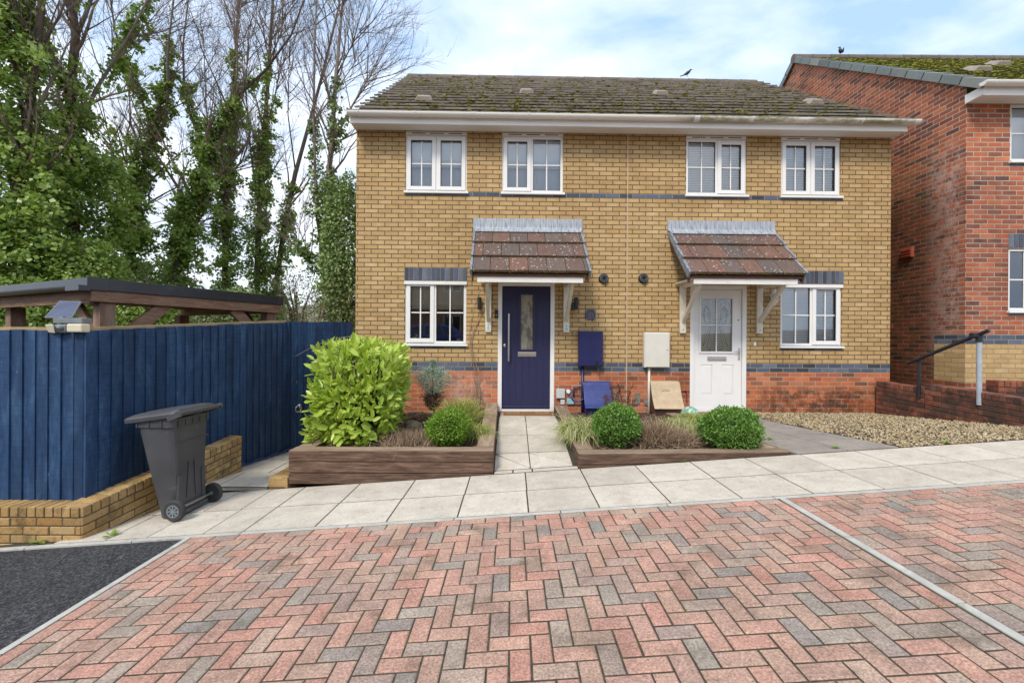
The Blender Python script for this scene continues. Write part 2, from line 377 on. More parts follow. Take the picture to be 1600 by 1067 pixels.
M['rooftile2'] = tilemat('plain_roof_tile', [(.09, .075, .065), (.13, .105, .085), (.07, .065, .06)], (.155, .16, .03), .44)
M['canopytile'] = tilemat('canopy_tile', [(.14, .095, .08), (.155, .095, .078), (.12, .10, .09), (.185, .10, .075), (.135, .11, .10)], (.10, .10, .03), .64, ((.55, .53, .49), 19, .31))
M['moss'] = attrmat('moss', [(.10, .11, .02), (.20, .21, .03), (.32, .31, .05), (.15, .14, .03)], rough=1, speck=90)
M['ridge'] = tilemat('ridge_tile', [(.16, .135, .12), (.20, .17, .15), (.13, .11, .10)], (.14, .13, .05), .55)
M['verge'] = attrmat('verge_cloak_tile', [(.15, .18, .185), (.21, .24, .235), (.13, .15, .155), (.25, .265, .25)], rough=.6)
M['vent'] = plain('roof_vent', (.30, .25, .22), .8, .15, 10)
M['paver'] = attrmat('block_paver', [(.45, .24, .185), (.40, .27, .205), (.48, .255, .20), (.30, .26, .215), (.44, .285, .215), (.47, .27, .205), (.25, .23, .205), (.49, .28, .215), (.37, .26, .20), (.43, .225, .17), (.45, .255, .195), (.33, .28, .23), (.43, .295, .225)],
    rough=.92, speck=85, bump=1.0, dirt=((.11, .085, .055), .54, 2.6, .65), amt=1.0, midamt=.5, dist=.005, hard=.045)
M['joint'] = plain('paver_joint_moss', (.055, .045, .03), 1, .5, 25, bump=.5, dirt=((.07, .085, .02), .55, 6))
M['slab'] = attrmat('paving_slab', [(.51, .46, .385), (.57, .515, .435), (.48, .43, .36), (.54, .49, .41)], rough=.85, speck=70, bump=.35, dirt=((.27, .22, .16), .55, 11, .55), amt=.6, midamt=.35)
M['slabold'] = attrmat('weathered_slab', [(.25, .225, .20), (.30, .265, .23), (.21, .19, .175)], rough=.9, speck=60, bump=.5, dirt=((.10, .09, .07), .55, 4, .6), amt=.4)
M['slabjoint'] = plain('slab_joint', (.055, .045, .03), 1, .4, 20)
M['kerb'] = plain('concrete_kerb', (.44, .43, .39), .85, .15, 10, bump=.4, dirt=((.24, .23, .18), .58, 6))
m_ = N('asphalt', .85, 0, .35); vo = m_.n('ShaderNodeTexVoronoi'); vo.inputs['Scale'].default_value = 95; m_.l(m_.obj(), vo.inputs['Vector'])
cc = m_.ramp(vo.outputs['Color'], [(.1, (.010, .010, .011)), (.5, (.030, .031, .033)), (.95, (.115, .115, .12))])
cc = m_.mix(.6, cc, m_.ramp(m_.noise(1.4, 8, .7), [(.35, (.33, .33, .33)), (.65, (.66, .66, .66))]), 'OVERLAY')
f = m_.ramp(m_.noise(2.2, 8, .7), [(.64, (0, 0, 0)), (.74, (1, 1, 1))]); cc = m_.mix(m_.m('MULTIPLY', f, .5), cc, (.3, .3, .3))
m_.color(cc); m_.bump(vo.outputs['Distance'], .9, .006); M['asphalt'] = m_.mat
M['earth'] = plain('earth', (.085, .06, .04), 1, .45, 14, bump=.8)
M['bark'] = attrmat('bark_mulch', [(.05, .03, .02), (.12, .075, .05), (.19, .12, .09), (.08, .05, .035)], rough=.95, speck=50)
M['gravel'] = attrmat('gravel_stone', [(.38, .28, .14), (.50, .40, .24), (.27, .20, .11), (.60, .52, .38), (.42, .30, .14), (.16, .13, .09), (.46, .38, .25)], rough=.8, speck=40, bump=.3)
M['fence'] = woodmat('blue_fence_paint', [(.009, .026, .064), (.017, .050, .122), (.045, .105, .20)], (2.2, 2.2, .5), .6, 4, .4, extra=((.30, .22, .19), .675, 8, (2.2, 2.2, .8)), spec=.35, saw=.45)
M['fenceh'] = woodmat('blue_fence_paint_rail', [(.008, .022, .058), (.013, .038, .095), (.022, .055, .13)], (1, 1, 9), .6, 4, .4, spec=.35)
M['rawwood'] = woodmat('pale_softwood', [(.36, .25, .12), (.48, .35, .18), (.55, .42, .25)], (1, 1, 5), .8, 3)
M['pergwood'] = woodmat('weathered_brown_timber', [(.16, .085, .055), (.32, .19, .12), (.48, .31, .21)], (1.2, 1.2, 7), .75, 2.5, extra=((.24, .20, .05), .68, 2.2))
M['pergpost'] = woodmat('weathered_post_timber', [(.14, .08, .06), (.29, .18, .13), (.46, .32, .25)], (9, 9, 1), .75, 1.6)
M['sleeper'] = woodmat('dark_sleeper_timber', [(.035, .020, .014), (.13, .078, .054), (.30, .20, .14)], (.9, 5, 11), .85, 3.4, 1, extra=((.34, .23, .16), .66, 3, (1.2, 1, 9)))
M['sleepertop'] = woodmat('worn_sleeper_top', [(.14, .095, .06), (.30, .22, .15), (.45, .35, .25)], (5, .7, 5), .9, 2.6, .8)
M['sleepertopx'] = woodmat('worn_sleeper_top_long', [(.17, .115, .075), (.31, .225, .155), (.45, .34, .24)], (.7, 6, 5), .9, 2.6, .8)
M['felt'] = plain('black_roof_trim', (.022, .026, .034), .3, .2, 4, dirt=((.06, .07, .09), .55, 3))
M['binplastic'] = plain('dark_grey_bin_plastic', (.066, .067, .073), .45, .2, 3, bump=.12, dirt=((.12, .12, .12), .58, 7))
M['rubber'] = plain('rubber', (.035, .035, .036), .75, .3, 12)
M['lightcream'] = plain('cream_diffuser', (.62, .57, .42), .5, .06, 5)
M['greyplastic'] = plain('grey_plastic', (.17, .19, .21), .5, .15, 9)
m_ = N('solar_cells', .12, 0, .7); m_.color(m_.ramp(m_.noise(5, 3), [(.35, (.015, .02, .06)), (.7, (.05, .06, .13))])); M['solar'] = m_.mat
M['rail'] = plain('black_painted_steel', (.02, .022, .03), .35, .3, 8, dirt=((.35, .37, .4), .64, 14))
M['railpost'] = plain('galvanised_post', (.36, .40, .45), .45, .15, 8, dirt=((.10, .10, .11), .60, 9))
M['wallred'] = attrmat('old_red_brick', [(.20, .065, .04), (.30, .10, .06), (.09, .045, .035), (.36, .125, .07), (.13, .06, .045), (.24, .10, .07)], rough=.9, speck=45, bump=.8, dirt=((.04, .03, .025), .43, 3, .8), dist=.008)
M['wallyel'] = attrmat('buff_garden_brick', [(.38, .24, .09), (.46, .30, .13), (.30, .185, .075), (.50, .35, .17), (.36, .20, .07)], rough=.9, speck=45, bump=.8, dirt=((.10, .075, .03), .50, 5, .75), dist=.008)
M['mortardark'] = plain('weathered_mortar', (.10, .075, .05), 1, .3, 20)
M['bushbark'] = attrmat('tree_bark', [(.07, .05, .04), (.15, .115, .09), (.24, .20, .17), (.11, .08, .06)], rough=.95, speck=18, bump=1, dirt=((.10, .11, .04), .55, 3, .6), dist=.02)
M['twig'] = attrmat('bare_twig', [(.15, .11, .085), (.24, .18, .14), (.19, .145, .11)], rough=.9, speck=20)
M['ivy'] = leafmat('ivy_leaf', [(.13, .20, .04), (.20, .30, .06), (.28, .40, .09), (.38, .48, .13), (.22, .33, .07), (.50, .53, .20)], .34, .42)
M['ivydark'] = leafmat('dark_ivy_leaf', [(.12, .19, .06), (.18, .27, .085), (.25, .34, .12), (.34, .41, .18)], .4, .18)
M['laurel'] = leafmat('laurel_leaf', [(.20, .33, .035), (.33, .47, .06), (.46, .60, .09), (.56, .66, .14), (.38, .52, .07), (.66, .66, .24)], .30, .32, .5)
M['box1'] = leafmat('bright_box_leaf', [(.10, .20, .02), (.19, .34, .035), (.28, .43, .07), (.14, .26, .03)], .4, .3)
M['box2'] = leafmat('deep_box_leaf', [(.08, .17, .03), (.14, .28, .05), (.23, .40, .09), (.12, .23, .04)], .4, .25)
M['grassy'] = leafmat('yellow_green_blade', [(.25, .31, .06), (.40, .44, .12), (.52, .50, .22), (.32, .38, .08)], .5, .3)
M['straw'] = leafmat('striped_blade', [(.42, .42, .18), (.60, .57, .34), (.34, .40, .12), (.68, .64, .42)], .5, .3)
M['dead'] = leafmat('dead_stem', [(.20, .12, .08), (.34, .235, .155), (.46, .35, .25), (.13, .08, .055)], .8, .1)
M['rust'] = leafmat('rusty_seed_head', [(.10, .03, .015), (.17, .06, .03), (.22, .09, .04)], .8, .1)
M['silver'] = leafmat('silver_conifer', [(.33, .42, .36), (.45, .54, .47), (.26, .34, .28), (.55, .62, .55)], .6, .2)
M['conebrown'] = leafmat('brown_conifer', [(.07, .045, .03), (.14, .09, .06)], .8, .1)
M['stone'] = plain('mossy_stone', (.22, .19, .11), .9, .35, 12, bump=.6)
M['weed'] = leafmat('weed_leaf', [(.18, .30, .04), (.28, .40, .07)], .5, .3)
M['crow'] = plain('black_feather', (.016, .015, .02), .45, .4, 30)
# ------------------------------------------------------------ ground, road, pavement
def sheet(name, xs, ys, zf, mat, kind='structure', rnd=None):
    b = MB(); nx, ny = len(xs), len(ys)
    for y in ys:
        for x in xs: b.v.append((x, y, zf(x, y)))
    for j in range(ny-1):
        for i in range(nx-1):
            b.face([j*nx+i, j*nx+i+1, (j+1)*nx+i+1, (j+1)*nx+i])
    o = b.build(name, mat, smooth=True); o['kind'] = kind; return o
def gz(x, y):
    z = T(x, y)-.07+(.95 if y < -5.5 else 0)
    if x > 6.6 and y > 7.5: z = max(z, .6)
    if y > 9: z = min(z, -.25-.012*(y-9)) if x < 4 else z
    return z
GM = N('rough_ground', 1, 0, .1)
GM.color(GM.mix(GM.ramp(GM.noise(.35, 8, .7), [(.4, (0, 0, 0)), (.6, (1, 1, 1))]), GM.ramp(GM.noise(8, 6), [(.3, (.05, .055, .02)), (.7, (.12, .12, .05))]), GM.ramp(GM.noise(5, 7), [(.3, (.12, .09, .06)), (.7, (.26, .20, .13))])))
GM.bump(GM.noise(12, 6), .6, .03)
xs = [-900, -300, -120, -60, -40, -28, -20] + [-16+.75*i for i in range(44)] + [20, 28, 40, 70, 150, 400, 900]
ys = [-600, -120, -40, -20] + [-12+.75*i for i in range(36)] + [18, 24, 34, 50, 80, 150, 400, 900]
sheet('ground', xs, ys, gz, GM.mat)
# far hillside seen between the trees
hb = MB(); hx = np.linspace(-190, 60, 60); hy = np.linspace(40, 170, 16)
for y in hy:
    for x in hx:
        t = (y-40)/130
        h = 27*t**.8*(.75+.25*math.sin(x*.035+1)+.12*math.sin(x*.11))*max(0, min(1, (-8-x)/60+.35))
        hb.v.append((x, y, h-1.5-.6*random.random()))
for j in range(15):
    for i in range(59): hb.face([j*60+i, j*60+i+1, (j+1)*60+i+1, (j+1)*60+i])
HMt = N('hillside', 1, 0, .05)
HMt.color(HMt.mix(HMt.ramp(HMt.noise(.09, 8, .75), [(.42, (0, 0, 0)), (.58, (1, 1, 1))]), HMt.ramp(HMt.noise(.8, 8, .8), [(.3, (.10, .075, .06)), (.7, (.33, .26, .22))]), HMt.ramp(HMt.noise(1.2, 8, .8), [(.3, (.07, .08, .045)), (.7, (.22, .21, .13))])))
hill = hb.build('hill', HMt.mat, smooth=True); hill['kind'] = 'structure'

XL, XD, YK = -2.70, 2.27, 3.81     # left edge of paving, divider, front kerb
# paver bricks
def paver(b, x0, x1, y0, y1, g=.0048, ch=.007, th=.03):
    b.cur = random.random(); dz = random.uniform(-.001, .001)
    x0 += g; x1 -= g; y0 += g; y1 -= g
    tx, ty = random.uniform(-.01, .01), random.uniform(-.01, .01); cx, cy = (x0+x1)/2, (y0+y1)/2
    def z(x, y, d): return pav(x)+dz-d+tx*(x-cx)+ty*(y-cy)
    o = [(x0, y0), (x1, y0), (x1, y1), (x0, y1)]; i = [(x0+ch, y0+ch), (x1-ch, y0+ch), (x1-ch, y1-ch), (x0+ch, y1-ch)]
    pts = [(x, y, z(x, y, 0)) for x, y in i]+[(x, y, z(x, y, .0042)) for x, y in o]+[(x, y, z(x, y, th)) for x, y in o]
    fs = [(0, 1, 2, 3)]
    for k in range(4):
        l = (k+1) % 4; fs += [(4+k, 4+l, l, k), (8+k, 8+l, 4+l, 4+k)]
    b.add(pts, fs)
def herring(b, X0, nx, Y1, ny, off):
    """cells of 0.1 m from X0 rightwards and from Y1 towards the viewer"""
    s = .1025
    def cell(i, j): return X0+i*s, Y1-ny*s+j*s
    for i in range(nx):
        for j in range(ny):
            k = (i-j+off) % 4; x, y = cell(i, j)
            if k == 0:
                if i+1 < nx: paver(b, x, x+2*s, y, y+s)
                else: paver(b, x, x+s, y, y+s)
            elif k == 1:
                if i == 0: paver(b, x, x+s, y, y+s)
            elif k == 2:
                if j-1 >= 0: paver(b, x, x+s, y-s, y+s)
                else: paver(b, x, x+s, y, y+s)
            else:
                if j == ny-1: paver(b, x, x+s, y, y+s)
s = .1025
pb = MB(); NY = 56
nxa = int((XD-XL-.03-2*s)/s)
X0 = XL+.03+s
herring(pb, X0, nxa, YK-s, NY, 1)
xr = X0+nxa*s                     # right border column of the left bay
for k in range(NY//2):
    y1 = YK-s-k*2*s
    paver(pb, XL+.03, X0, y1-2*s, y1); paver(pb, xr, XD-.035, y1-2*s, y1)
x = XL+.03
while x < XD-.05: paver(pb, x, min(x+2*s, XD-.035), YK-s, YK); x += 2*s
XR0 = XD+.03
herring(pb, XR0+s, 62, YK-s, NY, 3)
for k in range(NY//2): paver(pb, XR0, XR0+s, YK-s-(k+1)*2*s, YK-s-k*2*s)
x = XR0
while x < XR0+s*63: paver(pb, x, x+2*s, YK-s, YK); x += 2*s
pv = pb.build('block_paving', M['paver']); pv['kind'] = 'structure'
sheet('road', [XL, 9.2], [-2.2, YK+.02], lambda x, y: pav(x)-.0045, M['joint'])
def rise(y): t = min(1, max(0, (-2.2-y)/2.6)); return .95*t*t*(3-2*t)
RYs = [-13, -6, -4.8, -4.2, -3.6, -3, -2.6, -2.2]
sheet('roadway', [XL, 16], RYs, lambda x, y: pav(x)-.012+rise(y), M['joint'])
sheet('asphalt_road', [-14, -9, XL-.03], RYs+[0, YK-.01], lambda x, y: pav(x)-.012+rise(y), M['asphalt'])
# kerb strips, each length its own block of one mesh
kb = MB()
def strip(x0, y0, x1, y1, wd, ln=.9, dz=.0):
    d = Vector((x1-x0, y1-y0, 0)); Ln = d.length; d /= Ln; n_ = Vector((-d.y, d.x, 0)); t = 0; t = -random.random()*ln
    while t < Ln:
        a, e = max(0, t)+.003, min(Ln, t+ln)-.003
        if e > a:
            kb.cur = random.random()
            q = []
            for zz in (-.06, dz):
                for (tt, ss) in ((a, -1), (e, -1), (e, 1), (a, 1)):
                    p = Vector((x0, y0, 0))+d*tt+n_*wd/2*ss; q.append((p.x, p.y, pav(p.x)+zz+random.uniform(-.001, .001)))
            kb.hexa(q)
        t += ln
strip(-14, YK+.03, 9.2, YK+.03, .052)
strip(XL, -2, XL, YK, .05)
strip(XD, -2, XD, YK, .05, dz=.003)
ko = kb.build('kerb', M['kerb'], bevel=.005); ko['kind'] = 'structure'
# pavement slabs
def slab(b, pts, zf, g=.0062, th=.05, dz=0):
    b.cur = random.random(); c = Vector((sum(p[0] for p in pts)/len(pts), sum(p[1] for p in pts)/len(pts))); q = []
    n = len(pts)
    for i, p in enumerate(pts):
        v = c-Vector(p[:2]); l = v.length; v = Vector(p[:2])+Vector((v.x/l*g*1.4, math.copysign(min(abs(v.y), .0095), v.y) if abs(v.y) > .03 else v.y*.1)); q.append(v)
    tz = random.uniform(-.001, .0015)+dz; a = random.uniform(-.001, .001)
    top = [(v.x, v.y, zf(v.x, v.y)+tz+a*(v.x-c.x)) for v in q]; bot = [(v.x, v.y, zf(v.x, v.y)-th) for v in q]
    b.add(top+bot, [tuple(range(n))]+[(n+i, n+(i+1) % n, (i+1) % n, i) for i in range(n)])
sb = MB(); fz = lambda x, y: pav(x)
rows = [(YK+.058, 4.435), (4.435, YB)]
for ri, (y0, y1) in enumerate(rows):
    off = .15+(0 if ri == 0 else .004)
    k = -4
    while True:
        x0 = off+k*.606; x1 = x0+.606
        if x0 > 9: break
        slab(sb, [(x0, y0), (x1, y0), (x1, y1), (x0, y1)], fz); k += 1
# irregular slabs at the low left end
xl = .15-4*.606
for y0, y1, cuts in ((YK+.058, 4.435, [xl, -2.62, -3.1, -3.45, -3.9]), (4.435, YB, [xl, -2.63, -3.0, -3.5, -3.9])):
    for a, c in zip(cuts[1:], cuts[:-1]): slab(sb, [(a, y0), (c, y0), (c, y1), (a, y1)], fz)
so = sb.build('pavement', M['slab'], bevel=.003); so['kind'] = 'structure'
sheet('pavement_bed', [-14, 9.2], [YK+.02, YB+.02], lambda x, y: pav(x)-.0042, M['slabjoint'])
# level landing and side passage by the fence
lb = MB()
for a, c in ((-3.75, -3.26), (-3.26, -2.70)): slab(lb, [(a, YB+.01), (c, YB+.01), (c, 5.58), (a, 5.58)], lambda x, y: -.166)
for k in range(4):
    y0 = 5.58+k*.6; slab(lb, [(-3.6, y0), (-2.98, y0), (-2.98, y0+.6), (-3.6, y0+.6)], lambda x, y: -.172); slab(lb, [(-2.98, y0), (-2.66, y0), (-2.66, y0+.6), (-2.98, y0+.6)], lambda x, y: -.172)
lo = lb.build('side_path', M['slab'], bevel=.003); lo['kind'] = 'structure'
sheet('side_path_bed', [-3.9, -2.5], [YB, 8], lambda x, y: -.177 if y > 5.57 else -.171, M['slabjoint'])
# path to the navy door : sloping slabs between the sleepers
def pathz(x, y): t = min(1, max(0, (y-YB)/1.81)); return pav(x)*(1-t)+.262*t
pa, pc2 = -.195, .70
cb = MB()
ylist = [YB, YB+.10]
yy = [YB+.10, 5.60, 6.22, 6.84, 7.30]
for i, (y0, y1) in enumerate(zip(yy[:-1], yy[1:])):
    xm = .215
    if i == 0:
        slab(cb, [(pa, y0), (xm, y0), (pa, y1-.02)], pathz); slab(cb, [(xm, y0+.012), (xm, y1), (pa, y1)], pathz)
        slab(cb, [(xm, y0), (pc2, y0), (pc2, y0+.06), (xm, y1-.015)], pathz); slab(cb, [(pc2, y0+.07), (pc2, y1), (xm, y1)], pathz)
    else:
        slab(cb, [(pa, y0), (xm, y0), (xm, y1), (pa, y1)], pathz); slab(cb, [(xm, y0), (pc2, y0), (pc2, y1), (xm, y1)], pathz)
for a, c in ((pa, .02), (.02, .235), (.235, pc2+.05)): slab(cb, [(a, YB+.012), (c, YB+.012), (c, YB+.095), (a, YB+.095)], pathz)
slab(cb, [(pa, 7.30), (pc2, 7.30), (pc2, 7.66), (pa, 7.64)], lambda x, y: .250)
co = cb.build('front_path', M['slab'], bevel=.003); co['kind'] = 'structure'
sheet('front_path_bed', [pa-.1, pc2+.1], [YB, 5.6, 6.22, 6.84, 7.28, 7.3, 7.62], lambda x, y: (pathz(x, y) if y < 7.29 else .25)-.0045, M['slabjoint'])
# weathered path to the white door, running out to the right
wb = MB()
def wz(x, y): return T(x, y)+.006
wp = []
A1, A2 = onz(1172, 648, .268), P(1246, 709, 5.05)
Bq1, Bq2 = onz(1186, 646, .268), P(1400, 703, 5.05)
def edge(t, s_):     # t along path, s_ across
    a = Vector((2.72, 7.6)).lerp(Vector((3.17, 5.04)), t); b_ = Vector((3.75, 7.6)).lerp(Vector((4.30, 5.04)), t**.8)
    b_ += Vector((.0, 0))
    return a.lerp(b_, s_)
ts = [0, .26, .52, .78, 1.0]
for i in range(4):
    for s0, s1 in ((0, .5), (.5, 1)):
        slab(wb, [tuple(edge(ts[i+1], s0)), tuple(edge(ts[i+1], s1)), tuple(edge(ts[i], s1)), tuple(edge(ts[i], s0))], wz)
wo = wb.build('worn_path', M['slabold'], bevel=.003); wo['kind'] = 'structure'
sheet('gravel_bed', list(np.linspace(2.6, 7.0, 18)), list(np.linspace(YB+.01, 7.8, 12)), lambda x, y: T(x, y)-.012, M['earth'])
# gravel stones (uncountable)
n = 15000; gx = rng.uniform(3.3, 6.75, n); gy = rng.uniform(YB+.02, 7.72, n)
keep = []
for i in range(n):
    t = min(1, max(0, (7.6-gy[i])/2.56)); xe = (3.75+(4.30-3.75)*t**.8)+.03+.03*math.sin(gy[i]*9)
    keep.append(gx[i] > xe+ (-.05 if random.random() < .1 else 0))
gx, gy = gx[keep], gy[keep]; n = len(gx)
base = np.array([(-1, 0, 0), (1, 0, 0), (0, -1, 0), (0, 1, 0), (0, 0, 1), (0, 0, -1)], float); fc = np.array([(0, 2, 4), (2, 1, 4), (1, 3, 4), (3, 0, 4), (2, 0, 5), (1, 2, 5), (3, 1, 5), (0, 3, 5)])
sz = rng.uniform(.009, .024, n); V = np.zeros((n, 6, 3)); ang = rng.uniform(0, 6.28, n)
q = base[None]*np.stack([sz*rng.uniform(.7, 1.3, n), sz*rng.uniform(.5, .9, n), sz*rng.uniform(.4, .75, n)], 1)[:, None]*rng.uniform(.75, 1.2, (n, 6, 1))
q[:, :, 2] += q[:, :, 0]*rng.uniform(-.5, .5, n)[:, None]
V[:, :, 0] = q[:, :, 0]*np.cos(ang)[:, None]-q[:, :, 1]*np.sin(ang)[:, None]+gx[:, None]
V[:, :, 1] = q[:, :, 0]*np.sin(ang)[:, None]+q[:, :, 1]*np.cos(ang)[:, None]+gy[:, None]
V[:, :, 2] = q[:, :, 2]+np.array([T(a, b) for a, b in zip(gx, gy)])[:, None]+rng.uniform(-.006, .008, n)[:, None]
Fc = (fc[None]+np.arange(n)[:, None, None]*6).reshape(-1, 3)
go = build_np('gravel', V.reshape(-1, 3), Fc, np.repeat(rng.random(n), 8), M['gravel'], kind='stuff')
label(go, 'loose buff and brown gravel stones in front of the right-hand ground floor window', 'gravel', kind='stuff')

# ------------------------------------------------------------ houses
HR = math.atan(.02)
house = thing('semi_detached_house', 'pair of buff brick semi-detached homes with a mossy tiled roof, two door canopies and a navy and a white front door', 'house', (0, 7.65, .274), HR)
HM = MATS[house.name]; HMi = HM.inverted()
def hl(px, py, off=0.):
    o = HMi @ Vector((0, 0, CH)); d = HMi.to_3x3() @ ray(px, py); t = (-off-o.y)/d.y; p = o+d*t; return p.x, p.z
def wallgrid(b, x0, x1, z0, z1, holes, y=0, depth=.10):
    """front faces of a wall with openings, plus the reveals of each opening"""
    xs_ = sorted({x0, x1, *[q for h in holes for q in h[:2] if x0 < q < x1]}); zs = sorted({z0, z1, *[q for h in holes for q in h[2:4] if z0 < q < z1]})
    for a, c in zip(xs_[:-1], xs_[1:]):
        for e, f in zip(zs[:-1], zs[1:]):
            mx_, mz = (a+c)/2, (e+f)/2
            if any(h[0] < mx_ < h[1] and h[2] < mz < h[3] for h in holes): continue
            b.add([(a, y, e), (c, y, e), (c, y, f), (a, y, f)], [(0, 1, 2, 3)])
    for h in holes:
        a, c, e, f = max(h[0], x0), min(h[1], x1), max(h[2], z0), min(h[3], z1)
        if c <= a or f <= e: continue
        if h[0] >= x0: b.add([(a, y, e), (a, y+depth, e), (a, y+depth, f), (a, y, f)], [(0, 1, 2, 3)])
        if h[1] <= x1: b.add([(c, y, e), (c, y, f), (c, y+depth, f), (c, y+depth, e)], [(0, 1, 2, 3)])
        if h[3] <= z1: b.add([(a, y, f), (a, y+depth, f), (c, y+depth, f), (c, y, f)], [(0, 1, 2, 3)])
        if h[2] >= z0: b.add([(a, y, e), (c, y, e), (c, y+depth, e), (a, y+depth, e)], [(0, 1, 2, 3)])
xa, xb = hl(556, 400)[0], hl(1391.5, 400)[0]
def wx(p0, p1, y=400): return hl(p0, y)[0], hl(p1, y)[0]
UZ0, UZ1 = 3.675, 4.68
W = {}
for k, (p0, p1) in {'a': (633.5, 729.5), 'b': (784.5, 880), 'c': (1072, 1166.5), 'd': (1220.5, 1313.5)}.items(): W[k] = (*wx(p0, p1, 250), UZ0, UZ1)
W['e'] = (*wx(632.5, 728.5, 490), 1.125, 2.175); W['f'] = (*wx(1219.5, 1315, 490), 1.125, 2.175)
D1 = (*wx(778.8, 867), .0, 2.17); D2 = (*wx(1079, 1167), .0, 2.14)
D1 = D1[:3]+(2.175,); D2 = D2[:3]+(2.145,)
holes = list(W.values())+[D1, D2]
WT = 4.70; HD = 8.1; RZ = 7.85
soldiers = [(W['e'][0]-.01, W['e'][1]+.01, 2.19, 2.40), (W['f'][0]-.01, W['f'][1]+.03, 2.19, 2.40)]
b = MB(); wallgrid(b, xa, xb, -.5, .675, holes)
b.add([(xa, 0, -.5), (xa, 0, .675), (xa, HD, .675), (xa, HD, -.5)], [(0, 1, 2, 3)]); b.add([(xb, 0, -.5), (xb, HD, -.5), (xb, HD, .675), (xb, 0, .675)], [(0, 1, 2, 3)])
b.build('plinth', M['redplinth'], house, local=True)
b = MB(); wallgrid(b, xa, xb, .675, .825, holes)
for xx, o_ in ((xa, 1), (xb, -1)): b.add([(xx, 0, .675), (xx, 0, .825), (xx, HD, .825), (xx, HD, .675)], [(0, 1, 2, 3)])
b.build('damp_course', M['bluebrick'], house, local=True)
b = MB()
xs0, xs1 = W['a'][0]-.01, W['d'][1]+.03
wallgrid(b, xa, xb, .825, 3.6, [*holes, (W['e'][0], W['e'][1], 1.05, 1.125), (W['f'][0], W['f'][1], 1.05, 1.125)], depth=.10)
wallgrid(b, xa, xs0, 3.6, 3.675, []); wallgrid(b, xs1, xb, 3.6, 3.675, [])
wallgrid(b, xa, xb, 3.675, WT, holes)
mid = HD/2
for xx in (xa, xb): b.add([(xx, 0, .825), (xx, 0, WT), (xx, mid, RZ-.12), (xx, HD, WT), (xx, HD, .825)], [(0, 1, 2, 3, 4)])
b.add([(xa, HD, -.5), (xa, HD, WT), (xb, HD, WT), (xb, HD, -.5)], [(0, 1, 2, 3)])
b.build('wall', M['yellow'], house, local=True)
b = MB(); wallgrid(b, xs0, xs1, 3.6, 3.675, []); b.v = [(x, y-.003, z) for x, y, z in b.v]
for k in 'ef': wallgrid(b, W[k][0], W[k][1], 1.05, 1.125, [])
b.build('string_course', M['bluebrick'], house, local=True)
for s0, s1, z0, z1 in soldiers:
    mo = MB(); mo.box(s0, s1, -.004, .05, z0-.012, z1+.004); b = MB(); n_ = int(round((s1-s0)/.075)); st = (s1-s0)/n_
    for i in range(n_): b.cur = random.random(); b.box(s0+i*st+.006, s0+(i+1)*st-.005, -.012, .02, z0, z1)
    l_ = b.build('lintel_course', M['soldier'], house, local=True, bevel=.003); mo.build('mortar_bed', M['mortar'], l_, local=True)
b = MB(); x_ = hl(980, 400)[0]; b.box(x_-.009, x_+.009, -.003, .01, -.3, WT); b.build('movement_joint', plain('sealant', (.50, .36, .24), .8, .1), house, local=True)
# dark interior shell behind the openings
b = MB()
for (a, c, e, f) in holes[:6]:
    y0, y1 = .12, 1.6; a -= .5; c += .5; e -= .6; f += .05
    b = MB(); b.add([(a, y0, e), (c, y0, e), (c, y0, f), (a, y0, f), (a, y1, e), (c, y1, e), (c, y1, f), (a, y1, f)], [(4, 5, 6, 7), (0, 3, 7, 4), (1, 5, 6, 2), (0, 4, 5, 1), (3, 2, 6, 7)]); b.build('room_lining', M['room'], house, local=True)

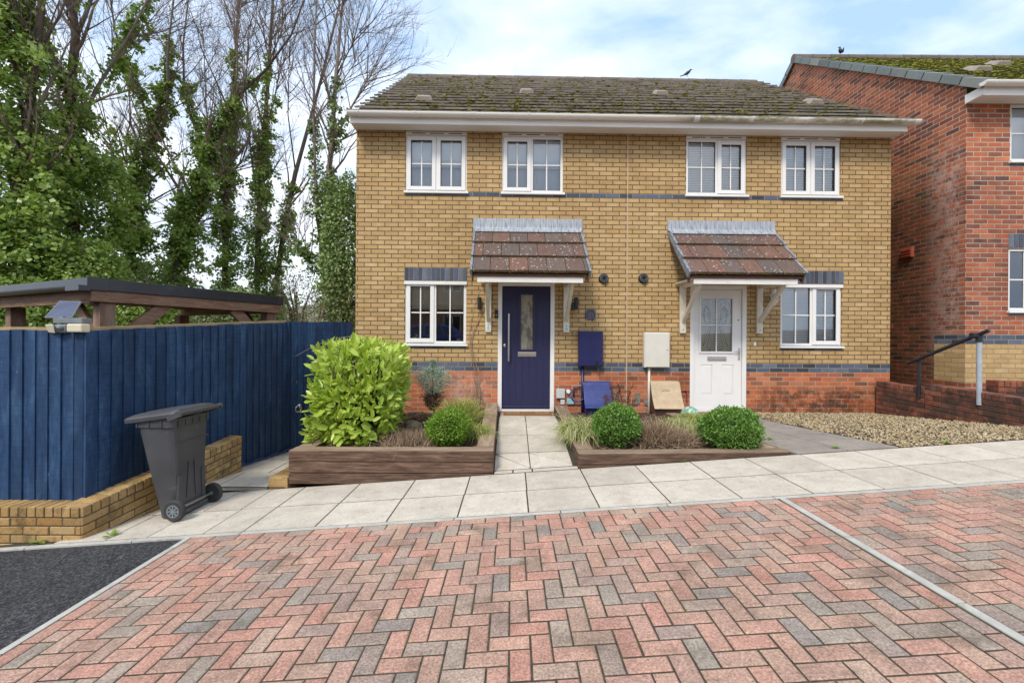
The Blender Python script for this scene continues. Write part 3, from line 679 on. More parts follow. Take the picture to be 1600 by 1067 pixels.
def frame_rect(b, x0, x1, z0, z1, w_, y0, y1):
    b.box(x0, x0+w_, y0, y1, z0, z1); b.box(x1-w_, x1, y0, y1, z0, z1); b.box(x0+w_, x1-w_, y0, y1, z0, z0+w_); b.box(x0+w_, x1-w_, y0, y1, z1-w_, z1)
def window(parent, x0, x1, z0, z1, style, blind, vent=False, y=.02, board=False, lab=None):
    """style: two letters, s = opening sash, f = fixed light"""
    fr = MB(); top = z1-(.055 if vent else .0)
    frame_rect(fr, x0, x1, z0, top, .045, y, y+.07)
    xm = (x0+x1)/2-(.02 if style == 'sf' else -.02 if style == 'fs' else 0)
    fr.box(xm-.028, xm+.028, y, y+.07, z0+.045, top-.045)
    win = fr.build('window', M['upvc'], parent, local=True, bevel=.004)
    if lab: win['label'] = lab
    if vent:
        v = MB(); v.box(x0, x1, y-.012, y+.06, top+.002, z1-.002); v.build('trickle_vent', M['upvc'], win, local=True, bevel=.003)
        v = MB()
        for k in range(3):
            a = x0+(x1-x0)*(.1+.3*k); v.box(a, a+(x1-x0)*.22, y-.014, y-.008, top+.02, top+.032)
        v.build('vent_slot', M['black'], win, local=True)
    if board:
        v = MB(); v.box(x0-.01, x1+.01, y-.045, y+.02, z1-.06, z1-.005); v.build('head_trim', M['upvc'], win, local=True, bevel=.004)
    sl = MB(); sl.box(x0-.02, x1+.03, -.045, y+.03, z0-.038, z0-.002); sl.build('sill', M['upvc'], win, local=True, bevel=.006)
    g = MB(); bars = MB(); sash = MB(); gas = MB()
    for s_, (a, c) in zip(style, ((x0+.045, xm-.028), (xm+.028, x1-.045))):
        e, f = z0+.045, top-.045
        if s_ == 's':
            frame_rect(sash, a-.02, c+.02, e-.02, f+.02, .065, y-.018, y+.03)
            frame_rect(gas, a+.045, c-.045, e+.045, f-.045, .006, y-.006, y+.02)
            a += .045; c -= .045; e += .045; f -= .045
        else: frame_rect(gas, a, c, e, f, .006, y+.01, y+.03)
        g.add([(a, y+.022, e), (c, y+.022, e), (c, y+.022, f), (a, y+.022, f)], [(0, 1, 2, 3)])
        m_ = (a+c)/2; zz = (e+f)/2
        bars.box(m_-.010, m_+.010, y+.012, y+.018, e, f); bars.box(a, m_-.010, y+.0125, y+.0175, zz-.010, zz+.010); bars.box(m_+.010, c, y+.0125, y+.0175, zz-.010, zz+.010)
    if sash.v: sash.build('sash', M['upvc'], win, local=True, bevel=.005)
    gas.build('gasket', M['black'], win, local=True)
    g.build('pane', M['glass'], win, local=True); bars.build('glazing_bar', M['upvc'], win, local=True)
    kind_, frac = blind; bl = MB(); yb = y+.055
    if kind_ == 'slat':
        z = top-.05
        while z > z0+(top-z0)*(1-frac):
            bl.add([(x0+.03, yb, z), (x1-.03, yb, z), (x1-.03, yb-.008, z-.0215), (x0+.03, yb-.008, z-.0255)], [(0, 1, 2, 3)]); z -= .029
        bl.build('venetian_blind', M['blind'], win, local=True)
    elif kind_ == 'fold':
        z = top-.03; zb = z0+(top-z0)*(1-frac)
        while z > zb:
            h = .06 if z > zb+.12 else .025
            bl.add([(x0+.03, yb, z), (x1-.03, yb, z), (x1-.03, yb+.02, z-h), (x0+.03, yb+.02, z-h)], [(0, 1, 2, 3)])
            bl.add([(x0+.03, yb+.02, z-h), (x1-.03, yb+.02, z-h), (x1-.03, yb, z-h), (x0+.03, yb, z-h)], [(0, 1, 2, 3)]); z -= h
        bl.build('roller_blind', M['blindcream'] if frac < .5 else M['blind'], win, local=True)
    if kind_ == 'fold' and frac >= .5:
        c_ = MB(); nfold = 40
        for i in range(nfold):
            u0 = x0+.03+(x1-x0-.06)*i/nfold; u1 = x0+.03+(x1-x0-.06)*(i+1)/nfold
            c_.add([(u0, yb+.06+.012*(i % 2), z0+.02), (u1, yb+.06+.012*((i+1) % 2), z0+.02), (u1, yb+.06+.012*((i+1) % 2), top-.03), (u0, yb+.06+.012*(i % 2), top-.03)], [(0, 1, 2, 3)])
        c_.build('curtain', M['curtain'], win, local=True)
    return win
window(house, *W['a'], 'ss', ('fold', .52), True); window(house, *W['b'], 'sf', ('fold', .52), True)
window(house, *W['c'], 'fs', ('slat', 1), True); window(house, *W['d'], 'ss', ('slat', 1), True)
window(house, *W['e'], 'sf', ('fold', .44), board=True); window(house, *W['f'], 'fs', ('slat', 1), board=True)

# main roof
ex = .005; EZ = 4.78; EY = -.36; RY = mid
def tiled_roof(parent, x0, x1, ey, ez, ry, rz, gauge, tw, mat, th=.028, nmoss=0, jit=.0, back=True, mossr=(.012, .034), lip=.03, name='roof', und=.006, butt=None):
    sl = Vector((0, ry-ey, rz-ez)); Ls = sl.length; d = sl/Ls; nn = Vector((0, -d.z, d.y)); n_ = int(math.ceil(Ls/gauge))
    b = MB()
    for side in ((1,), (1, -1))[back]:
        for r_ in range(n_):
            s0 = r_*gauge-.0; s1 = min(s0+gauge+.03, Ls)
            off = (r_ % 2)*tw/2; k = -1; nt_ = int((x1-x0)/tw)+2
            for k in range(-1, nt_):
                a = max(x0, x0+k*tw+off+.002); c = min(x1, x0+(k+1)*tw+off-.002)
                if c-a < .01: continue
                b.cur = random.random(); dz = random.uniform(-jit, jit)
                lo, hi = Vector((0, ey, ez))+d*s0, Vector((0, ey, ez))+d*s1
                p = []
                for xx in (a, c):
                    p += [lo+nn*(und+dz), hi+nn*(-.012), hi+nn*(-.012+th*.6), lo+nn*(th+lip*.5+dz)]
                p = [Vector((x_, q.y, q.z)) for x_, q in zip([a]*4+[c]*4, p)]
                if side < 0: p = [Vector((q.x, 2*ry-q.y, q.z)) for q in p]
                b.add(p, [(0, 1, 2, 3), (7, 6, 5, 4), (0, 4, 5, 1), (1, 5, 6, 2), (2, 6, 7, 3), (3, 7, 4, 0)]); b.m[-1] = 1
    o = b.build(name, [mat, butt or mat], parent, local=True)
    if nmoss:
        mb = MB()
        cl = [(random.uniform(x0, x1), random.uniform(0, Ls), random.uniform(.4, 1.3)) for _ in range(60)]
        for _ in range(nmoss):
            if random.random() < .5:
                c = random.choice(cl); x_ = random.gauss(c[0], c[2]); sp = random.gauss(c[1], .8)
            else: x_ = random.uniform(x0, x1); sp = random.uniform(0, Ls)
            if not (x0+.03 < x_ < x1-.03 and .05 < sp < Ls): continue
            r_ = int(sp/gauge); f = random.random()**2.2; sp = r_*gauge+f*gauge*.8
            if random.random() < .25: sp = r_*gauge-.01; 
            hgt = th*(1-.55*f)+lip*.45*(1-f); p = Vector((0, ey, ez))+d*max(sp, 0)+nn*hgt; mb.cur = random.random()
            rr = random.uniform(*mossr); mb.blob((x_, p.y, p.z), (rr*random.uniform(1.2, 3.6), rr, rr*.5), 0, .3)
        mb.build('moss', M['moss'], o, local=True, kind='stuff')
    return o, d, nn, Ls
b = MB(); b.prism([(EY+.06, EZ+.0), (EY+.06, EZ+.03), (RY, RZ+.05), (2*RY-EY-.06, EZ+.03), (2*RY-EY-.06, EZ), (RY, RZ+.0)], xa-ex+.012, xb+ex-.012, 'yz'); b.build('roof_deck', M['mortardark'], house, local=True)
roof, rd, rn, RL = tiled_roof(house, xa-ex, xb+ex, EY, EZ, RY, RZ+.05, .345, .33, M['rooftile'], th=.040, nmoss=3600, jit=.003, lip=.050, mossr=(.007, .018), und=.034, butt=M['tilebutt'])
b = MB(); x_ = xa-ex
while x_ < xb+ex-.1:
    b.cur = random.random(); e_ = min(x_+.45, xb+ex)
    b.tube([(x_+.004, RY, RZ+.02), (e_-.002, RY, RZ+.02+random.uniform(-.003, .003))], [.11, .104], 14); x_ += .45
b.build('ridge_tile', M['ridge'], roof, local=True, smooth=False)
def roofpt(px, py, lift=0):     # pixel -> point of the front roof plane (house frame)
    o = HMi @ Vector((0, 0, CH)); d = HMi.to_3x3() @ ray(px, py); p0 = Vector((0, EY, EZ))+rn*.03
    t = (p0-o).dot(rn)/d.dot(rn); return o+d*t+rn*lift
ventm = Matrix(((1, 0, 0), (0, rd.y, -rd.z), (0, rd.z, rd.y)))
for px, py in ((662, 157), (823, 146), (1032, 148), (1271, 162)):
    p = roofpt(px, py); b = MB()
    pts = [(-.15, -.12, .0), (.15, -.12, 0), (.15, .2, 0), (-.15, .2, 0), (-.10, -.10, .085), (.10, -.10, .085), (.11, .12, .07), (-.11, .12, .07)]
    b.hexa([p+ventm @ Vector(q) for q in pts]); v = b.build('roof_vent', M['vent'], roof, local=True, bevel=.012)
    b = MB(); b.obox(p+ventm @ Vector((0, -.115, .035)), (.17, .012, .03), ventm); b.build('vent_opening', M['black'], v, local=True) if False else None
# soffit, fascia, barge boards, gutter
b = MB(); b.box(xa-ex, xb+ex, -.31, -.29, 4.655, 4.79); b.box(xa-ex, xa-ex+.02, -.29, .0, 4.66, 4.79); b.box(xb+ex-.02, xb+ex, -.29, .0, 4.66, 4.79)
b.build('fascia', M['fascia'], house, local=True, bevel=.004)
b = MB(); b.box(xa-ex+.02, xb+ex-.02, -.29, .0, 4.69, 4.70); so_ = b.build('soffit', M['fascia'], house, local=True)
b = MB(); n_ = 36
for i in range(n_):
    a = xa+(xb-xa)*i/n_; b = MB(); b.box(a+.04, a+(xb-xa)/n_-.06, -.262, -.248, 4.684, 4.6895); b.build('soffit_vent', M['mortardark'], so_, local=True)
for xx, nm in ((xa-ex-.012, 0), (xb+ex-.010, 1)):
    b = MB()
    for sgn in (1, -1):
        q = [(-.3, 4.68), (-.3, 4.78), (mid, RZ+.02), (mid, RZ-.16)] if sgn > 0 else [(HD+.3, 4.68), (HD+.3, 4.78), (mid, RZ+.02), (mid, RZ-.16)]
        b.prism(q, xx, xx+.022, 'yz')
    b.build('barge_board', M['fascia'], house, local=True)
def gutter(parent, x0, x1, y, z, r=.062, mat=None, step=.9):
    b = MB(); n_ = 12; b0 = 0
    for x_ in (x0, x1):
        for k in range(n_+1):
            a = math.pi*k/n_; b.v.append((x_, y+math.cos(a)*r, z-math.sin(a)*r*.95))
        for k in range(n_+1):
            a = math.pi*(n_-k)/n_; b.v.append((x_, y+math.cos(a)*(r-.004), z-math.sin(a)*(r-.004)*.95))
    m_ = 2*(n_+1)
    for k in range(m_): b.face([k, (k+1) % m_, m_+(k+1) % m_, m_+k])
    b.face(list(range(n_+1))+[]); b.face([m_+k for k in range(n_+1)][::-1])
    o = b.build('gutter', mat or M['gutter'], parent, local=True, smooth=False)
    x_ = x0+.18
    k = 0
    while x_ < x1:
        br = MB()
        for i in range(8):
            a0, a1 = math.pi*i/8, math.pi*(i+1)/8; rr = r+.006
            p0 = (x_, y+math.cos(a0)*rr, z-math.sin(a0)*rr*.95); p1 = (x_, y+math.cos(a1)*rr, z-math.sin(a1)*rr*.95)
            br.bar(p0, p1, .022 if k % 4 != 2 else .09, .006, up=(1, 0, 0) if False else (0, .3, 1))
        x_ += step; k += 1
        br.build('gutter_bracket', M['upvc'], o, local=True)
    return o
gutter(house, xa-ex-.02, xb+ex+.15, -.375, 4.80)

# doors
def door_frame(x0, x1, z1, name='door', lab=None, leafmat=None):
    b = MB(); y0 = -.006; w_ = .068
    b.box(x0, x0+w_, y0, .10, .0, z1); b.box(x1-w_, x1, y0, .10, .0, z1); b.box(x0+w_, x1-w_, y0, .10, z1-w_, z1)
    d = b.build('door_frame', M['upvc'], house, local=True, bevel=.005)
    b = MB(); b.box(x0+w_+.001, x1-w_-.001, .0, .10, .0, .035); b.build('threshold', M['upvc'], d, local=True, bevel=.004)
    return x0+w_+.004, x1-w_-.004, d
# navy door
a, c, dfr = door_frame(D1[0], D1[1], D1[3])
z0, z1 = .04, D1[3]-.072; gx0, gx1 = hl(814, 480)[0], hl(833, 480)[0]; gz0, gz1 = hl(820, 546)[1], hl(820, 460)[1]
b = MB(); npl = 7; xs_ = [a+(c-a)*i/npl for i in range(npl+1)]
for i in range(npl):
    p, q = xs_[i]+.0025, xs_[i+1]-.0025
    wallgrid(b, p, q, z0, z1, [(gx0, gx1, gz0, gz1)], y=.030, depth=.03)
wallgrid(b, a, c, z0, z1, [(gx0, gx1, gz0, gz1)], y=.036)
dl = b.build('door', M['navy'], house, local=True); dl['label'] = 'navy blue planked front door with a tall narrow pane'
b = MB(); frame_rect(b, gx0-.035, gx1+.035, gz0-.035, gz1+.035, .038, .012, .036); b.build('glazing_frame', M['navy'], dl, local=True, bevel=.008)
m_ = N('mottled_pane', .12, 0, .8); cc = m_.ramp(m_.noise(3, 2, .5, m_.scaled((2, 1, 1.2)), .4), [(.4, (.16, .14, .11)), (.52, (.34, .31, .25)), (.62, (.20, .18, .14))]); m_.color(cc); m_.bump(m_.noise(9, 3, .5, m_.scaled((2, 1, 1))), .5, .02)  # soft brown mottling and slight relief in an opaque pane
b = MB(); b.box(gx0+.003, gx1-.003, .034, .04, gz0+.003, gz1-.003); b.build('pane', m_.mat, dl, local=True)
hx = hl(795, 500)[0]; hz0, hz1 = hl(795, 564)[1], hl(795, 490)[1]
b = MB(); b.tube([(hx, -.035, hz0), (hx, -.035, hz1)], .015, 12)
for z in (hz0+.1, hz1-.1): b.tube([(hx, -.035, z), (hx, .03, z)], .009, 8)
b.build('door_handle', M['steel'], dl, local=True, smooth=False)
b = MB(); q = hl(788.5, 540); b.lathe([(.012, .02), (.022, .02), (.022, .01), (.015, .006)], (q[0], .0, q[1]), 'y', 14); b.box(q[0]-.014, q[0]+.014, .018, .03, q[1]-.03, q[1]+.03); b.build('lock', M['steel'], dl, local=True)
p0, p1 = hl(809, 557), hl(838, 550)
b = MB(); b.box(p0[0], p1[0], .018, .03, p0[1], p1[1]); b.box(p0[0]+.02, p1[0]-.02, .012, .018, p0[1]+.018, p1[1]-.018); b.build('letter_plate', M['steel'], dl, local=True, bevel=.003)
b = MB(); b.box(a+.01, c-.01, .010, .03, .045, .085); b.build('weather_bar', M['navy'], dl, local=True, bevel=.005)
# white door
a, c, dfr2 = door_frame(D2[0], D2[1], D2[3])
z0, z1 = .04, D2[3]-.072; gx0, gx1 = hl(1096, 500)[0], hl(1145.5, 500)[0]; gz0, gz1 = hl(1120, 549.5)[1], hl(1120, 466.5)[1]
pan = []
for q0, q1 in ((1096, 1114), (1129.5, 1147)):
    u0, u1 = hl(q0, 600)[0], hl(q1, 600)[0]; pan.append((u0, u1, hl(1100, 616.5)[1], hl(1100, 570)[1]))
b = MB(); wallgrid(b, a, c, z0, z1, [(gx0, gx1, gz0, gz1), *pan], y=.03, depth=.014)
for u0, u1, e, f in pan:
    b.add([(u0, .044, e), (u1, .044, e), (u1, .044, f), (u0, .044, f), (u0+.022, .032, e+.022), (u1-.022, .032, e+.022), (u1-.022, .032, f-.022), (u0+.022, .032, f-.022)], [(0, 1, 5, 4), (1, 2, 6, 5), (2, 3, 7, 6), (3, 0, 4, 7), (4, 5, 6, 7)])
dw = b.build('door', M['upvc'], house, local=True); dw['label'] = 'white panelled front door with a four-pane window'
b = MB(); frame_rect(b, gx0-.03, gx1+.03, gz0-.03, gz1+.03, .034, .014, .031); b.build('glazing_frame', M['upvc'], dw, local=True, bevel=.006)
b = MB(); xm = (gx0+gx1)/2; zm = hl(1120, 508)[1]
b.box(xm-.008, xm+.008, .030, .036, gz0, gz1); b.box(gx0, xm-.008, .0305, .0355, zm-.008, zm+.008); b.box(xm+.008, gx1, .0305, .0355, zm-.008, zm+.008); b.build('glazing_bar', M['upvc'], dw, local=True)
b = MB(); b.box(gx0, gx1, .042, .044, gz0, gz1); b.build('pane', M['clearglass'], dw, local=True)
b = MB(); b.box(gx0-.03, gx1+.03, .075, .08, gz0-.03, gz1+.03); cur = b.build('door_curtain', plain('pale_printed_cloth', (.60, .59, .48), .8, .06, 8), dw, local=True)
# printed elephant head: ears, brow, trunk as dark line work
b = MB(); cx_, ct = xm, gz1; gw = (gx1-gx0)/2; gh = gz1-gz0
def ln(pts, w_=.004):
    for (x1_, z1_), (x2_, z2_) in zip(pts[:-1], pts[1:]):
        p = Vector((cx_+x1_*gw, .0735, ct-z1_*gh)); q = Vector((cx_+x2_*gw, .0735, ct-z2_*gh))
        if (q-p).length > 1e-4: b.bar(p, q, w_, .0015, up=(0, 1, 0))
for sg in (-1, 1):
    ln([(sg*x, z) for x, z in [(.12, .05), (.35, .03), (.62, .02), (.85, .08), (.97, .18), (.93, .28), (.78, .30), (.68, .38), (.62, .46), (.48, .50), (.38, .44), (.30, .36)]], .006)
    for k in range(9):
        t = k/8; ln([(sg*(.25+.05*t), .12+.28*t), (sg*(.5+.2*t), .06+.22*t+.05*math.sin(k)), (sg*(.92-.25*t), .14+.3*t)], .004)
    for k in range(14):
        r_ = random.uniform(.04, .09); ux, uz = random.uniform(.3, .82), random.uniform(.07, .4); uz = min(uz, .45-.2*max(0, ux-.6))
        ln([(sg*ux+r_*math.cos(a_)*1, uz+r_*.55*math.sin(a_)) for a_ in np.linspace(0, 6.28, 9)], .0035)
    ln([(sg*x, z) for x, z in [(.28, .42), (.30, .55), (.36, .66), (.40, .78), (.52, .88), (.44, .96), (.30, .98)]], .006)
    ln([(sg*x, z) for x, z in [(.34, .50), (.50, .62), (.66, .76), (.80, .90), (.62, .82), (.46, .70), (.34, .60)]], .004)
    for k in range(12): z = .40+k*.05; ln([(0, z), (sg*(.12+.012*k), z+.015), (sg*(.26+.01*k), z-.012)], .0045)
    for k in range(8): z = .06+k*.045; ln([(0, z), (sg*.1, z+.02), (sg*.22, z-.01)], .004)
b.build('elephant_print', plain('print_ink', (.035, .035, .03), .8, .1), cur, local=True)
p0, p1 = hl(1106.5, 563.5), hl(1136, 557); b = MB(); b.box(p0[0], p1[0], .018, .03, p0[1], p1[1]); b.box(p0[0]+.012, p1[0]-.012, .012, .018, p0[1]+.014, p1[1]-.014); b.build('letter_plate', M['steel'], dw, local=True, bevel=.003)
q = hl(1156, 553); b = MB(); b.box(q[0]-.015, q[0]+.015, .018, .03, q[1]-.1, q[1]+.1); b.tube([(q[0], -.01, q[1]+.045), (q[0]-.09, -.015, q[1]+.045)], .009, 8); b.tube([(q[0], .02, q[1]+.045), (q[0], -.01, q[1]+.045)], .009, 8); b.build('door_handle', M['steel'], dw, local=True, bevel=.002)
q = hl(1155, 500); b = MB(); b.lathe([(.011, .031), (.011, .022), (.005, .02)], (q[0], 0, q[1]), 'y', 12); b.build('spyhole', M['black'], dw, local=True)

# canopies over the doors
def canopy(cx):
    hw0, hw1 = .84, .87; top = Vector((0, -.05, 3.02)); bot = Vector((0, -.86, 2.205)); d = (bot-top); L_ = d.length; d /= L_; nn = Vector((0, d.z, -d.y)); nn = nn if nn.z > 0 else -nn
    b = MB(); rows_ = 3; g = L_/rows_
    for r_ in range(rows_):
        lo = top+d*(g*(r_+1)); hi = top+d*(g*r_-(.03 if r_ else 0)); tw = .285; off = (0, -.14, -.02)[r_]; k = -1; x_ = -hw1+off
        while x_ < hw1:
            a, c = max(-hw1, x_)+.0035, min(hw1, x_+tw)-.0035
            if c-a > .02:
                b.cur = random.random(); dz = random.uniform(-.003, .004)
                p = []
                for xx in (a, c): p += [lo+nn*(.0+dz), hi+nn*(-.02), hi+nn*.002, lo+nn*(.042+dz)]
                p = [Vector((cx+x2, q.y, q.z)) for x2, q in zip([a]*4+[c]*4, p)]
                b.add(p, [(0, 1, 2, 3), (7, 6, 5, 4), (0, 4, 5, 1), (1, 5, 6, 2), (2, 6, 7, 3), (3, 7, 4, 0)])
            x_ += tw
    can = b.build('canopy', M['canopytile'], house, local=True, bevel=.003)
    mb = MB()
    for _ in range(520):
        r_ = random.choice((1, 2, 3)); x2 = random.uniform(-hw1, hw1); p = top+d*(g*r_-.004)+nn*random.uniform(-.004, .03); mb.cur = random.random()*.7; mb.blob((cx+x2, p.y, p.z), (random.uniform(.006, .02), .007, .006), 0, .3)
    for _ in range(70):
        r_ = random.choice((0, 1, 2)); k = random.randint(-3, 3); x2 = (0, -.14, -.02)[r_]-hw1+.285*(k+3)+random.uniform(-.006, .006)
        if abs(x2) < hw1: p = top+d*(g*(r_+random.random()))+nn*.026; mb.cur = random.random(); mb.blob((cx+x2, p.y, p.z), (.008, .012, .008), 0, .3)
    mb.build('moss', M['moss'], can, local=True, kind='stuff')
    b = MB()        # lead flashing dressed to the wall
    z0f, z1f = 3.0, 3.235
    b.box(cx-.92, cx+.92, -.012, -.002, z0f, z1f)
    pp = top+nn*.055
    b.add([(cx-.92, -.012, 3.09), (cx+.92, -.012, 3.09), (cx+.88, -.125, 3.00), (cx-.88, -.125, 3.00), (cx-.92, -.012, 3.075), (cx+.92, -.012, 3.075), (cx+.88, -.125, 2.985), (cx-.88, -.125, 2.985)], [(3, 2, 1, 0), (4, 5, 6, 7), (0, 1, 5, 4), (1, 2, 6, 5), (2, 3, 7, 6), (3, 0, 4, 7)])
    b.build('flashing', M['leadstreak'], can, local=True)
    for sg in (-1, 1):
        b = MB()
        for r_ in range(3):
            lo = top+d*(g*(r_+1)+.005); hi = top+d*(g*r_); x0_, x1_ = sorted((cx+sg*(hw1+.003), cx+sg*(hw1+.036)))
            p = []
            for xx in (x0_, x1_): p += [Vector((xx, *(lo-nn*.06).yz)), Vector((xx, *(hi-nn*.07).yz)), Vector((xx, *(hi+nn*.012).yz)), Vector((xx, *(lo+nn*.05).yz))]
            b.add(p, [(0, 1, 2, 3), (7, 6, 5, 4), (0, 4, 5, 1), (1, 5, 6, 2), (2, 6, 7, 3), (3, 7, 4, 0)])
        b.build('verge_trim', M['lead'], can, local=True)
    b = MB()       # deck and side cheeks under the tiles
    for sg in (-1, 1): b.prism([(-.02, 2.9), (-.02, 2.82), (-.80, 2.08), (-.83, 2.15)], cx+sg*hw1-.012, cx+sg*hw1+.012, 'yz')
    b.prism([(-.02, 2.95), (-.02, 2.91), (-.82, 2.15), (-.84, 2.18)], cx-hw1+.015, cx+hw1-.015, 'yz')
    b.build('canopy_deck', M['brownplastic'], can, local=True)
    b = MB(); b.box(cx-.80, cx+.80, -.80, -.775, 2.065, 2.205); b.build('canopy_fascia', M['whitepaint'], can, local=True, bevel=.003)
    b = MB(); b.box(cx-.79, cx+.79, -.77, -.02, 2.155, 2.17); b.build('canopy_ceiling', M['whitepaint'], can, local=True)
    for sg in (-1, 1):
        x_ = cx+sg*.655; b = MB()
        b.box(x_-.05, x_+.05, -.045, 0, 1.33, 2.155); b.box(x_-.03, x_+.03, -.77, -.045, 2.085, 2.154)
        b.bar((x_, -.04, 1.53), (x_, -.69, 2.085), .055, .06)
        br = b.build('bracket', M['paintwood'], can, local=True, bevel=.004)
    return can
c1x = hl(824, 480)[0]; c2x = hl(1126, 480)[0]
can1 = canopy(c1x); can2 = canopy(c2x)
can1['label'] = 'tiled canopy over the navy door'; can2['label'] = 'tiled canopy over the white door'
# round stickers at the bracket feet by the navy door and screw heads
def disc(b, c, r, y, t=.002, n=16): b.lathe([(r, 0), (r, -t)], (c[0], y, c[1]), 'y', n)
for sg in (-1, 1):
    x_ = c1x+sg*.655; b = MB(); disc(b, (x_, 1.385), .034, -.0455); st_ = b.build('sticker', M['upvc'], house, local=True)
    b = MB(); pts = [(x_+.026*math.cos(a_), 1.386+.026*math.sin(a_)) for a_ in np.linspace(0, math.pi, 9)]; b.prism(pts, -.0492, -.0478); b.build('cyan_arc', plain('cyan_ink', (.05, .42, .55), .5, .05), st_, local=True)
    b = MB(); b.box(x_-.02, x_+.02, -.0492, -.0478, 1.362, 1.37); b.build('dark_band', plain('dark_ink', (.03, .08, .12), .5, .05), st_, local=True)
for cx in (c1x, c2x):
    for sg in (-1, 1):
        b = MB(); disc(b, (cx+sg*.655, 1.44 if cx == c1x else 1.39), .008, -.045, .004, 8); b.build('screw', M['black'], house, local=True)

# wall fittings
def hbox(name, px0, py0, px1, py1, dep, mat, bevel=.006, y1=0, lab=None, parent=house):
    x0, z1 = hl(px0, py0, dep); x1, z0 = hl(px1, py1, dep); b = MB(); b.box(x0, x1, -dep, y1, z0, z1); o = b.build(name, mat, parent, local=True, bevel=bevel)
    if lab: o['label'] = lab
    return o, x0, x1, z0, z1
for px in (749.5, 899.5):
    q = hl(px, 475); b = MB(); b.lathe([(.034, -.10), (.034, .10)], (q[0], -.06, q[1]+.005), 'z', 16); b.box(q[0]-.025, q[0]+.025, -.06, 0, q[1]-.03, q[1]+.03)
    if px > 800: b.lathe([(.026, -.09), (.026, .04)], (q[0]-.05, -.05, q[1]-.02), 'z', 12)
    wl = b.build('wall_light', M['black'], house, local=True, bevel=.003)
    b = MB(); b.lathe([(.024, -.104), (.02, -.1005)], (q[0], -.06, q[1]+.005), 'z', 12); b.build('lamp_lens', M['lightcream'], wl, local=True)
o, x0, x1, z0, z1 = hbox('doorbell', 773, 484, 778.2, 497, .03, M['black'])
b = MB(); disc(b, ((x0+x1)/2, z0+.05), .015, -.03, .004, 14); b.build('bell_button', M['greyplastic'], o, local=True)
m_ = plain('slate_plaque', (.06, .07, .105), .5, .3, 30)
o, x0, x1, z0, z1 = hbox('house_plaque', 915, 484, 930.5, 500, .018, m_, .003)
cx_, cz_ = (x0+x1)/2, (z0+z1)/2; b = MB(); b2 = MB()
for xx in (x0+.014, x1-.014):
    for zz in (z0+.014, z1-.014): disc(b, (xx, zz), .007, -.018, .004, 8)
b.build('plaque_screw', M['steel'], o, local=True)
b = MB()
def arc(cx, cz, r, a0, a1, w_=.006, ry=1):
    pts = [(cx+r*math.cos(a_), cz+r*ry*math.sin(a_)) for a_ in np.linspace(a0, a1, 12)]
    for (p, q), (r2, s2) in zip(pts[:-1], pts[1:]): b.bar((p, -.0195, q), (r2, -.0195, s2), w_, .002, up=(0, 1, 0))
b.bar((cx_-.028, -.0195, cz_-.04), (cx_-.028, -.0195, cz_+.035), .007, .002, up=(0, 1, 0)); arc(cx_+.015, cz_, .024, 0, 6.28, .007, 1.5); arc(cx_, cz_-.012, .05, 3.4, 6.0, .005, .8)
b.build('plaque_numeral', plain('dusky_pink', (.33, .13, .14), .6, .2, 30), o, local=True)
for px, py in ((943, 435.5), (1005, 435)):
    q = hl(px, py); b = MB(); n_ = 20; b.lathe([(.085, 0), (.085, -.012), (.078, -.015)], (q[0], 0, q[1]), 'y', 24); v = b.build('flue', M['black'], house, local=True)
    b = MB()
    for r0, r1, dd in ((.066, .060, .055), (.042, .036, .050)):
        k0 = len(b.v)
        for r_, h in ((r0, -.013), (r0, -dd), (r1, -dd), (r1, -.013)):
            for k in range(24): b.v.append((q[0]+r_*math.cos(k*math.pi/12), h, q[1]+r_*math.sin(k*math.pi/12)))
        for i in range(3):
            for k in range(24): b.face([k0+i*24+k, k0+i*24+(k+1) % 24, k0+(i+1)*24+(k+1) % 24, k0+(i+1)*24+k])
    b.build('flue_rim', M['greyplastic'], v, local=True)
o, x0, x1, z0, z1 = hbox('meter_box', 904.3, 517, 942, 573, .10, M['navymetal'], .008, lab='navy painted meter box')
b = MB(); b.box(x0+.012, x1-.012, -.112, -.1005, z0+.012, z1-.012); b.build('meter_door', M['navymetal'], o, local=True, bevel=.006)
b = MB(); b.lathe([(.018, -.105), (.018, -.14)], (x1-.10, 0, z0+.09), 'y', 12); b.box(x1-.115, x1-.085, -.135, -.113, z0-.02, z0+.06); b.build('padlock', M['black'], o, local=True, bevel=.004)
q0 = hl(909.5, 600)[0]
b = MB(); b.tube([(q0, -.035, z0), (q0, -.035, -.15)], .021, 12); b.build('cable_pipe', M['navymetal'], house, local=True, smooth=True)
o, x0, x1, z0, z1 = hbox('meter_box', 1007, 519, 1046.5, 574.5, .10, M['whitebox'], .008, lab='weathered white meter box')
b = MB(); b.box(x0+.014, x1-.012, -.112, -.1005, z0+.012, z1-.014); b.build('meter_door', M['whitebox'], o, local=True, bevel=.006)
b = MB(); disc(b, (x1-.045, (z0+z1)/2-.0), .009, -.112, .004, 10); b.build('box_lock', M['black'], o, local=True)
q1 = hl(1013, 600)[0]
b = MB(); b.tube([(q1, -.035, z0), (q1, -.035, -.15)], .021, 12); b.build('cable_pipe', M['whitebox'], house, local=True, smooth=True)
hbox('junction_box', 869.5, 607.5, 882.7, 622.2, .06, plain('pale_grey_plastic', (.50, .52, .51), .45, .05), .006)
hbox('junction_box', 876, 624.5, 882.5, 632, .05, plain('pale_grey_plastic_small', (.52, .54, .52), .45, .05), .006)
o, x0, x1, z0, z1 = hbox('cable_cover', 886, 623, 897, 631.5, .045, plain('pale_blue_plastic', (.28, .48, .54), .45, .08), .006)
q = hl(887.6, 611.5); b = MB(); b.lathe([(.034, 0), (.034, -.05), (.026, -.056)], (q[0], 0, q[1]), 'y', 18); b.build('round_junction_box', M['upvc'], house, local=True)
